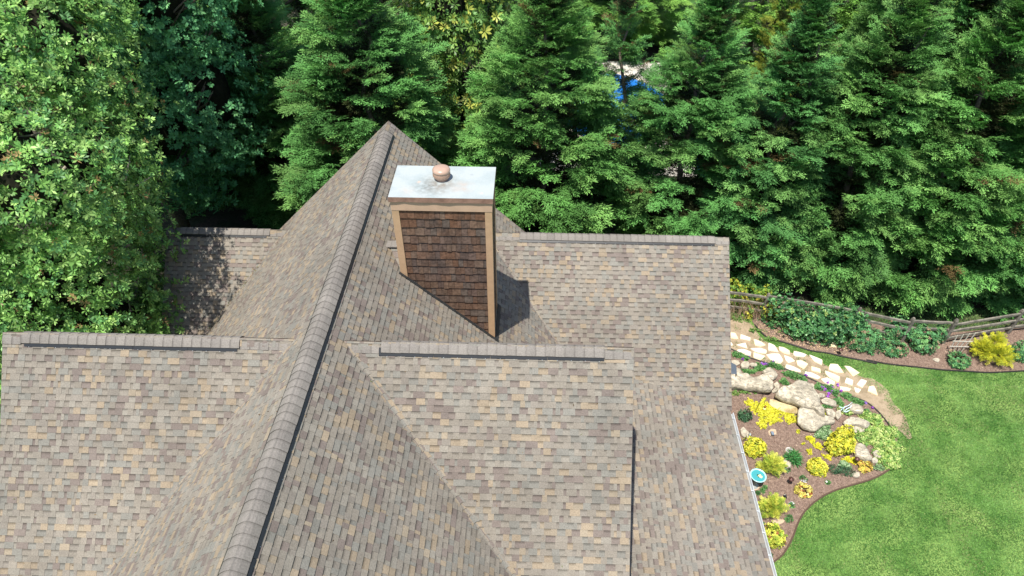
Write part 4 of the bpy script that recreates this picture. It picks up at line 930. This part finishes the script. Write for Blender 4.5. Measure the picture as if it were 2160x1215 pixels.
bush('thread_cypress', zc(z2,303,773,.5), .36, .5, 'feathery yellow green shrub below the bird bath, flat stone at its foot', YG, 165, seed=5, feather=True, group='feathery golden shrubs', sc1=(.16,.27))
bush('variegated_shrub', zc(z2,308,955,.4), .36, .36, 'lowest lime green shrub with reddish lower leaves, close to the gutter', YG+((.35,.14,.05),), 300, .08, .5, wts=(.3,.25,.25,.1,.1), seed=6)
bush('coral_bells', zc(z2,508,660,.25), .25, .24, 'small mound of yellow leaves with orange red ones at its left', ((.62,.55,.12),(.70,.62,.25),(.45,.16,.06),(.5,.45,.08)), 150, .07, .7, wts=(.4,.25,.2,.15), seed=7, cat='plant')
bush('coral_bells', zc(z2,905,500,.25), .24, .22, 'small golden orange mound right of the upper brown path light', ((.62,.50,.08),(.55,.34,.08),(.6,.55,.12)), 140, .06, .6, seed=8, cat='plant')
bush('small_shrub', zc(z2,128,172,.35), .22, .34, 'small dark green bush below the yellow ground cover near the gutter', DGR, 120, .07, .45, seed=9)
bush('daylily', zc(z2,440,445,.3), .2, .22, 'strappy dark green plant right of the round drain cover', ((.05,.2,.05),(.08,.26,.07)), 40, .22, .12, nl=8, seed=10, cat='plant')
bush('lavender_clump', zc(z2,752,532,.25), .26, .24, 'low grey green clump below the tallest yellow shrub', DGR, 170, .06, .3, seed=11, cat='plant', lob=[(-.22,.05,.1,.2,.16,.14),(.05,-.02,.1,.24,.16,.15),(.27,-.05,.1,.16,.14,.12)])
for (x, y, r_, lab, fl) in [(505,587,.10,'tiny plant with pale flowers right of the middle path light',1),(430,752,.08,'tiny green plant with a white bloom below the red and yellow mound',1),(410,845,.11,'tiny green plant right of the lowest feathery shrub',0),(258,640,.05,'first of three seedlings in a line below the bird bath, nearest it',0),(243,663,.06,'middle one of three seedlings in a line below the bird bath',0),(215,678,.06,'last of three seedlings in a line, nearest the gutter',0),(284,1080,.08,'tiny green plant by the gutter near the lower tip of the bed',0),(236,880,.07,'tiny green plant by the gutter left of the lime green shrub',0),(400,525,.10,'small green plant with white bloom at the foot of the grey rock',1),(665,608,.05,'tiny sprout beside the white mushroom ornament',0)]:
    o = bush('small_plant', zc(z2,x,y,.1), r_, r_*1.1, lab, GRN+(((.75,.72,.75),) if fl else ()), 26, .07, .4, nl=6, seed=int(x), cat='plant', group='small bedding plants')
# ground covers (uncountable)
def cover(name, fn, blobs, cols, n, leaf, label, wts=None, h=.06, W=.6, extra=None, m=LEAF):
    V, Cc = [], []; ps = []
    r = np.random.default_rng(len(label)); tot = sum(b[2]*b[3] for b in blobs)
    for (x, y, a, b) in blobs:
        k = max(6, int(n*a*b/tot)); c = fn(x, y); ex = (fn(x+a, y)-c).length; ey = abs((fn(x, y+b)-c).y)
        ang = r.uniform(0, 6.28, k); rr = np.sqrt(r.uniform(0, 1, k))*(1+.35*np.sin(ang*3+x)+.2*np.sin(ang*7+y)); 
        px_ = c.x+np.cos(ang)*rr*ex; py_ = c.y+np.sin(ang)*rr*ey; ps.append(np.stack([px_, py_, G+.045+r.uniform(0,1,k)*h*(1-.6*np.clip(rr,0,1)**2)], 1))
    pos = np.concatenate(ps); k = len(pos); T = [rosette(90+j, 6, 1, W) for j in range(4)]; T = [t[:, :, [2,1,0]]*np.array([1,1,-1]) for t in T]
    D = np.array([0,0,1.])+r.normal(size=(k,3))*.45; cb = np.array(cols)[r.choice(len(cols), k, p=wts)]
    for ii, q in place_tmpl(T, pos, D, r.uniform(0,6.28,k), leaf*r.uniform(.7,1.3,k)):
        mm = q.shape[1]; V.append(q.reshape(-1,4,3)); Cc.append(np.repeat(cb[ii], mm, 0)*r.uniform(.8,1.2,(len(ii)*mm,1)))
    V = np.concatenate(V); V[:,:,2] = np.maximum(V[:,:,2], G+.035)
    flat_stuff(name, V, np.concatenate(Cc), m, label, 'ground cover')
YC = ((.66,.62,.04),(.50,.52,.04),(.74,.68,.08))
cover('yellow_ground_cover', z2, [(190,120,48,38),(255,130,50,45),(240,165,42,30),(300,165,50,40),(340,150,40,40),(390,165,38,38),(430,195,34,44),(260,215,50,24),(310,205,40,26),(240,248,26,16),(150,100,20,20)], YC, 1300, .05, 'bright yellow creeping plant spreading below the big boulders')
cover('yellow_sedum_patch', z2, [(545,330,22,16),(595,380,26,20),(540,415,16,16),(560,340,20,18),(660,450,26,14),(830,470,34,18),(660,165,26,12),(780,470,30,14),(470,283,12,8),(505,362,8,8)], ((.66,.60,.03),(.52,.54,.04)), 360, .055, 'small yellow patches around the tallest yellow shrub')
cover('variegated_ground_cover', z2, [(900,180,50,30),(960,220,60,40),(930,290,60,40),(880,320,50,36),(990,300,60,50),(1050,300,55,60),(1070,380,52,60),(1020,380,60,50),(960,350,50,40),(1080,450,40,50),(1030,480,50,40),(1000,440,40,36),(850,300,30,30),(1070,510,30,20),(750,150,26,16),(800,165,24,16)], ((.36,.50,.12),(.22,.38,.09),(.52,.60,.22),(.15,.30,.07)), 2600, .065, 'pale green variegated ground cover filling the tip of the rock garden', h=.14)
cover('pale_ground_cover', z2, [(640,265,40,28),(620,310,34,34),(665,310,30,24),(770,505,34,22),(990,520,30,16),(700,340,16,16)], ((.22,.36,.16),(.34,.46,.26),(.13,.25,.10)), 420, .07, 'grey green leafy patch left of the tallest yellow shrub', h=.12)
cover('creeping_plant', z1, [(90,610,26,22),(130,620,26,24),(170,640,24,18),(285,720,46,30),(190,752,44,22),(400,700,52,22),(455,715,26,20),(540,775,44,22),(600,795,42,22),(650,815,26,20),(500,840,34,20),(790,885,32,22),(880,895,34,26),(930,930,30,22),(1030,960,34,24),(960,1010,40,26),(1100,1000,30,20),(870,1040,34,22),(1200,1100,30,20),(1150,1020,30,14),(20,1215,1,1)], ((.10,.24,.07),(.07,.18,.06),(.16,.32,.10)), 1500, .07, 'low green creeping plants with tiny purple flowers along the path edging')
cover('purple_flowers', z1, [(197,622,5,4),(150,648,14,8),(250,722,9,7),(320,685,8,6),(345,690,10,6),(680,785,10,5),(815,885,8,8),(830,890,9,8),(908,888,8,6),(910,925,12,9),(880,938,8,5),(955,865,6,6),(980,920,9,7),(870,965,8,5),(1190,1022,10,6),(1255,1065,7,6),(870,850,5,4),(1275,1200,6,6),(405,668,5,4),(1235,1135,6,5),(850,905,10,7)], ((.34,.06,.50),(.45,.14,.62),(.30,.22,.60)), 170, .045, 'tiny purple blooms along the path edging', W=.8)
cover('weedy_patch', z1, [(100,300,60,20),(190,290,40,30),(260,400,60,14),(380,475,70,14),(160,930,50,14),(80,940,30,20),(250,930,20,10)], ((.12,.24,.06),(.20,.30,.08)), 260, .06, 'thin weeds growing at the ends of the path and bed')
# ivy hedge, vine, roses along the fence
def lobes_rel(fn, L, c): return [(*( (fn(x, y, G+hh*.5)-c).xy ), hh*.5, a, b, hh*.56) for x, y, a, b, hh in L]
c = zc(z1, 740, 340, 1.1)
bush('ivy_hedge', c, 1.4, 1.1, 'dark glossy green ivy mounded against the split rail fence', ((.065,.20,.065),(.05,.15,.055),(.13,.30,.10),(.26,.36,.10)), 2600, .085, .62, nl=6, wts=(.45,.3,.2,.05), seed=20, cat='ivy', m=mat('ivy_leaf', attr=True, rough=.42, spec=.4, trans=.12),
     lob=lobes_rel(z1, [(400,215,.4,.4,1.15),(470,240,.45,.5,1.2),(560,290,.55,.6,1.1),(690,320,.6,.65,1.1),(820,340,.6,.65,1.1),(940,340,.6,.6,1.2),(1050,330,.5,.55,1.1),(1000,430,.4,.4,.8),(620,380,.4,.4,.7),(840,430,.4,.35,.6)], c))
c = zc(z1, 200, 160, 1.0)
vn = bush('climbing_vine', c, .9, .9, 'yellow green vine with bare brown twigs on the fence next to the roof edge', ((.34,.42,.05),(.20,.34,.05),(.50,.46,.06),(.14,.26,.05)), 560, .10, .5, nl=6, seed=21, cat='vine',
     lob=lobes_rel(z1, [(80,100,.4,.4,1.2),(190,110,.4,.4,1.1),(310,130,.4,.35,1.1),(190,240,.2,.2,.6),(370,220,.3,.3,.9),(40,60,.3,.3,1.3),(280,150,.3,.3,1.1)], c))
mb = MB()
for k in range(170):
    x = random.uniform(20, 390); p0 = z1(x, random.uniform(230, 320), G+.02)-c; p2 = z1(x+random.uniform(-50,50), random.uniform(110,230), G+random.uniform(.4,1.0))-c; pm = (p0+p2)/2+Vector((random.uniform(-.15,.15), random.uniform(-.1,.1), random.uniform(0,.25)))
    mb.tube([p0, pm, p2], [.008,.007,.003], 4)
tw = mb.build('twigs', mat('dry_twigs', (.36,.26,.17), .9), None); tw.parent = vn
RC = ((.10,.27,.10),(.07,.20,.08),(.17,.36,.12),(.34,.24,.15))
for (x, y, r_, h_, lab) in [(40,440,.45,.9,'green shrub with reddish tips between the ivy and the fence post'),(150,560,.62,.75,'wide blue green shrub in the mulch, first right of the ivy'),(440,450,.42,1.0,'green shrub against the rails, behind the low round one'),(410,650,.42,.5,'low round green shrub in the mulch between two bigger ones'),(660,490,.42,1.0,'shrub with reddish new leaves against the fence rails'),(730,590,.48,.8,'blue green shrub left of the fence corner post'),(1085,785,.36,.42,'low green shrub at the foot of the trellis'),(1730,690,.40,.7,'green shrub at the right edge of the photo by the golden one'),(870,510,.3,.9,'light green shrub overlapping the fence corner post')]:
    bush('rose_bush', zc(z3,x,y,h_), r_, h_, lab, RC, int(330*r_/.42), .085, .5, nl=6, wts=(.4,.3,.24,.06), seed=int(x)+2, group='green shrubs along the fence')
bush('golden_thread_cypress', zc(z3,1430,705,.8), .85, .8, 'large feathery golden shrub in the mulch right of the trellis', ((.62,.60,.04),(.48,.50,.04),(.36,.42,.04)), 330, seed=41, feather=True, lob=[(0,-.1,.3,.5,.36,.42),(.35,-.1,.25,.32,.32,.36),(.22,.38,.4,.32,.3,.4),(-.3,.2,.3,.3,.28,.36)], sc1=(.2,.34))
# split rail fence
fe = empty('split_rail_fence', at(1812,651,G+1.3)-Vector((0,0,1.3)), 'weathered grey split rail fence with leaning posts below the conifers', 'fence')
FP = [at(*q, G+1.3) for q in [(1500,606),(1619,620),(1812,651),(1927,672),(2017,676),(2158,655),(2330,640)]]
for p in FP: p.z = G
for i, p in enumerate(FP):
    mb = MB(); lean = Vector((random.uniform(-.06,.06), random.uniform(-.04,.04), 1.36)); s_ = .065
    a = random.uniform(-.2,.2); ax = Vector((math.cos(a), math.sin(a), 0)); ay = Vector((-math.sin(a), math.cos(a), 0))
    b0 = [p-ax*s_-ay*s_, p+ax*s_-ay*s_, p+ax*s_+ay*s_, p-ax*s_+ay*s_]
    lv = [(0,1),(.5,.97),(.93,.93),(1,.55)]; vs = []
    for f, s in lv: vs += [p+(q-p)*s+lean*f for q in b0]
    mb.mesh(vs, [(j*4+k, j*4+(k+1) % 4, j*4+4+(k+1) % 4, j*4+4+k) for j in range(3) for k in range(4)]+[(12,13,14,15)]); mb.build('post', WOOD, fe)
for i in range(len(FP)-1):
    for hh in (1.14,.76,.36):
        mb = MB(); a, b = FP[i], FP[i+1]; d = (b-a).normalized(); sd = Vector((-d.y, d.x, 0)); vs = []; K = 7
        for k in range(K+1):
            f = k/K; c = a.lerp(b, f)+Vector((0,0,hh+.03*math.sin(f*3+i)+random.uniform(-.012,.012)))+sd*(random.uniform(-.01,.01)+.04*(1 if i % 2 else -1)); tw_ = .055*(1 if 0 < k < K else .6)
            vs += [c-sd*.028+Vector((0,0,-tw_)), c+sd*.03+Vector((0,0,-tw_*.6)), c+sd*.03+Vector((0,0,tw_)), c-sd*.028+Vector((0,0,tw_*.8))]
        mb.mesh(vs, [(j*4+k, j*4+(k+1) % 4, j*4+4+(k+1) % 4, j*4+4+k) for j in range(K) for k in range(4)]+[(0,3,2,1),(4*K,4*K+1,4*K+2,4*K+3)]); mb.build('rail', WOOD, fe)
# trellis
TW = mat('trellis_wood', (.56,.52,.44), .8, vary=.15)
c = z3(1035,702,G); tr = empty('trellis', c, 'small pale wooden trellis standing in the mulch by the fence corner', 'trellis')
for k in range(4):
    mb = MB(); x0 = -.26+.17*k; mb.box((c.x+x0*.9,c.y,G), (.03,0,0), (0,.02,0), ((x0+.0)*.35,0,1.0+.05*k)); mb.build('upright', TW, tr)
for z_ in (.36,.66):
    mb = MB(); mb.box((c.x-.36,c.y-.022,G+z_), (.76,0,0), (0,.02,0), (0,0,.035)); mb.build('crossbar', TW, tr)
# bird bath
c = z2(212,566,G+.58); c.z = G; bb = empty('bird_bath', c, 'turquoise glazed bird bath on a grey pedestal beside the gutter', 'bird bath')
f = MB(); f.lathe((c.x,c.y,G), [(.15,0),(.15,.04),(.09,.08),(.06,.2),(.055,.38),(.08,.5),(.12,.53)], 24); f.build('pedestal', mat('pedestal_stone', (.36,.38,.36), .7), bb, True)
f = MB(); f.lathe((c.x,c.y,G+.52), [(.10,0),(.18,.02),(.245,.065),(.262,.085),(.262,.10),(.245,.103),(.225,.085),(.16,.05),(.001,.035)], 36); f.build('bowl', mat('glazed_rim', (.42,.72,.70), .25, spec=.6), bb, True)
f = MB(); f.lathe((c.x,c.y,G+.52), [(.232,.082),(.001,.0821)], 36); f.build('water', mat('turquoise_water', (.06,.33,.36), .08, spec=.6), bb)
fr = empty('ornament', (c.x+.05,c.y-.02,G+.60), 'cream and yellow ornament sitting in the bird bath water', 'ornament')
f = MB()
for (x, y, z, a) in ((0,0,.03,.055),(.045,-.02,.035,.04),(-.04,.01,.025,.035),(.02,.04,.02,.03),(.03,-.05,.02,.028)):
    f.lathe((c.x+.05+x,c.y-.02+y,G+.595), [(a*.8,0),(a,.015),(a*.8,z*.8),(.001,z*1.5)], 10)
f.build('body', mat('cream_glaze', (.82,.76,.40), .4), fr, True)
f = MB(); f.lathe((c.x-.015,c.y+.01,G+.60), [(.028,0),(.024,.03),(.001,.04)], 10); f.lathe((c.x+.0,c.y-.05,G+.60), [(.022,0),(.018,.02),(.001,.03)], 10); f.build('dark_spots', mat('dark_green_glaze', (.05,.07,.02), .4), fr, True)
# lights and ornaments
BRZ = mat('bronze', (.11,.05,.04), .4, spec=.5, metal=.3, vary=.15)
def pathlight(fn, x, y, lab, s=1.0):
    c = fn(x, y, G+.36); c.z = G; e = empty('path_light', c, lab, 'garden light', 'bronze path lights')
    f = MB(); f.tube([(c.x,c.y,G), (c.x,c.y,G+.3)], .012, 8); f.build('stake', BRZ, e)
    f = MB(); f.lathe((c.x,c.y,G+.28), [(.05*s,0),(.055*s,.01),(.05*s,.06)], 20); f.build('lens', mat('lamp_lens', (.35,.30,.24), .3), e, True)
    f = MB(); f.lathe((c.x,c.y,G+.33), [(.088*s,0),(.09*s,.008),(.075*s,.03),(.045*s,.046),(.04*s,.05),(.035*s,.062),(.001,.068)], 24); f.build('cap', BRZ, e, True)
pathlight(z2, 430, 584, 'bronze mushroom-shaped path light in the open mulch below the feathery shrub')
pathlight(z2, 858, 452, 'bronze mushroom-shaped path light in front of the smooth oval boulder')
pathlight(z1, 988, 552, 'bronze mushroom-shaped path light in the bed under the ivy')
c = z2(388,702,G+.1); c.z = G; e = empty('spotlight', c, 'small black garden spotlight tilted up from the mulch', 'garden light')
f = MB(); f.tube([(c.x,c.y,G), (c.x,c.y,G+.09)], .01, 6); f.build('stake', BLACK, e); f = MB(); f.tube([(c.x+.02,c.y-.05,G+.09), (c.x,c.y+.03,G+.14), (c.x-.01,c.y+.05,G+.155)], [.028,.045,.047], 14); f.build('head', BLACK, e, True)
f = MB(); f.tube([(c.x-.01,c.y+.051,G+.156), (c.x-.0105,c.y+.052,G+.157)], .036, 14); f.build('lens', mat('pale_lens', (.7,.68,.6), .2), e)
c = z2(305,292,G+.08); e = empty('solar_light', (c.x,c.y,G+.05), 'small dark grey rectangular solar light on a flat stone', 'garden light')
f = MB(); f.box((c.x-.05,c.y-.08,G+.055), (.10,0,0), (0,.16,0), (0,0,.06)); f.build('case', mat('grey_case', (.10,.11,.12), .4), e)
f = MB(); f.box((c.x-.04,c.y-.065,G+.117), (.08,0,0), (0,.13,0), (0,0,.004)); f.build('panel', mat('solar_panel', (.20,.25,.32), .15, spec=.7), e)
c = z2(413,403); e = empty('drain_cover', (c.x,c.y,G+.03), 'round pale slotted drain cover flush with the mulch', 'drain cover')
f = MB(); f.lathe((c.x,c.y,G+.035), [(.125,-.01),(.125,.012),(.11,.014),(.108,.008)], 28); WH = mat('pale_plastic', (.62,.60,.56), .6); f.build('rim', WH, e, True)
f = MB()
for k in range(-4, 5): l = math.sqrt(.11**2-(k*.024)**2); f.box((c.x-l,c.y+k*.024-.006,G+.038), (2*l,0,0), (0,.012,0), (0,0,.008))
f.build('grate', WH, e)
c = z2(655,606,G+.06); e = empty('mushroom_ornament', (c.x,c.y,G+.02), 'tiny white mushroom ornament on the mulch', 'ornament'); f = MB(); f.tube([(c.x,c.y,G+.02), (c.x,c.y,G+.09)], .014, 8); f.build('stalk', WH, e)
f = MB(); f.lathe((c.x,c.y,G+.08), [(.012,0),(.036,.0),(.034,.02),(.02,.035),(.001,.04)], 16); f.build('cap', mat('white_glaze', (.8,.78,.74), .3), e, True)
c = z2(150,320,G+.05); c.z = G; e = empty('hooked_ornament', c, 'thin metal hook holding a pale glass drop beside the cream rock', 'ornament')
f = MB(); f.tube([(c.x,c.y,G)]+[(c.x+.02+.07*math.cos(a), c.y, G+.42+.07*math.sin(a)) for a in [3.14-.4*k for k in range(9)]], .006, 6); f.build('hook', BLACK, e)
f = MB(); f.lathe((c.x+.0,c.y-.02,G+.22), [(.001,0),(.035,.03),(.04,.06),(.02,.11),(.008,.14)], 14); f.build('glass_drop', mat('pale_glass', (.55,.65,.72), .1, spec=.8), e, True)
c = z1(250,1098); e = empty('feeder_pole', c, 'thin black shepherd hook standing in the yellow ground cover', 'pole')
tp_ = z1(305,945,G+1.0); f = MB(); f.tube([c, c.lerp(Vector((c.x+.05,c.y,G+1.25)), .5), (c.x+.06,c.y,G+1.25), (c.x+.14,c.y,G+1.33), (c.x+.24,c.y,G+1.28), (c.x+.26,c.y,G+1.18)], .008, 6); f.build('rod', BLACK, e)
c = z1(350,1028,G+.3); c.z = G; e = empty('hummingbird_feeder', (c.x,c.y,G+.02), 'small red and white feeder lying among the yellow ground cover', 'feeder')
f = MB(); f.lathe((c.x,c.y,G+.05), [(.001,0),(.055,.005),(.06,.03),(.03,.05),(.001,.055)], 18); f.build('dish', mat('white_plastic', (.75,.75,.72), .35), e, True)
f = MB(); f.lathe((c.x,c.y+.02,G+.105), [(.02,0),(.034,.02),(.034,.09),(.02,.11),(.001,.112)], 16); f.build('bottle', mat('red_glass', (.22,.03,.015), .2, spec=.6), e, True)
c = z1(1030,1070,G+.1); c.z = G; e = empty('metal_sculpture', c, 'pale blue branching sculpture above the tan rounded boulder', 'sculpture')
SC = mat('pale_blue_paint', (.55,.70,.74), .4)
for pts in ([(985,1090,.05),(990,1070,.25),(1020,1045,.3),(1050,1035,.3),(1085,1005,.4)],[(1000,1095,.05),(1010,1060,.3),(990,1050,.35),(975,1045,.4)],[(1010,1090,.1),(1040,1060,.25),(1065,1050,.25),(1080,1030,.35)],[(995,1080,.1),(1030,1090,.2),(1060,1075,.25)]):
    f = MB(); f.tube([z1(x, y, G+h_) for x, y, h_ in pts], [.022,.02,.018,.014,.008][:len(pts)], 7); f.build('branch', SC, e, True)

# brown needles and leaf bits caught in the shaded valley and strewn on the shingles
t = rng.beta(2.6, 1.4, 420)*2.6; x = -3.73-.978*t; P = np.stack([x+rng.normal(size=420)*.05, 17.9733-.975*t+rng.normal(size=420)*.05, -.9754*np.abs(x)+.045+rng.uniform(0,.03,420)], 1)
P[:,2] += .5*np.abs(rng.normal(size=420)*.05)
fx_ = rng.uniform(-7, 6.5, 260); fy_ = rng.uniform(4.8, 9.5, 260)
zf = np.where(fx_ < 0, np.maximum(-.9754*-fx_, -.6153-1.1057*(10.0498-fy_)), np.maximum(-.9754*fx_, -.4892-1.1004*(9.9115-fy_)))+.018
P = np.concatenate([P, np.stack([fx_, fy_, zf], 1)]); n = len(P)
D = rdir(n); D[:,2] = -.5*np.abs(D[:,1])
cc = np.array([(.10,.065,.035),(.20,.14,.07),(.07,.05,.03),(.12,.14,.05)])[rng.choice(4, n)]
flat_stuff('roof_debris', leaves(P, D, np.array([0,-.6,.8])+rng.normal(size=(n,3))*.3, rng.uniform(.02,.07,n), rng.uniform(.008,.022,n)), cc, CHIP, 'brown leaf bits and needles caught in the shaded roof valley', 'leaf litter')
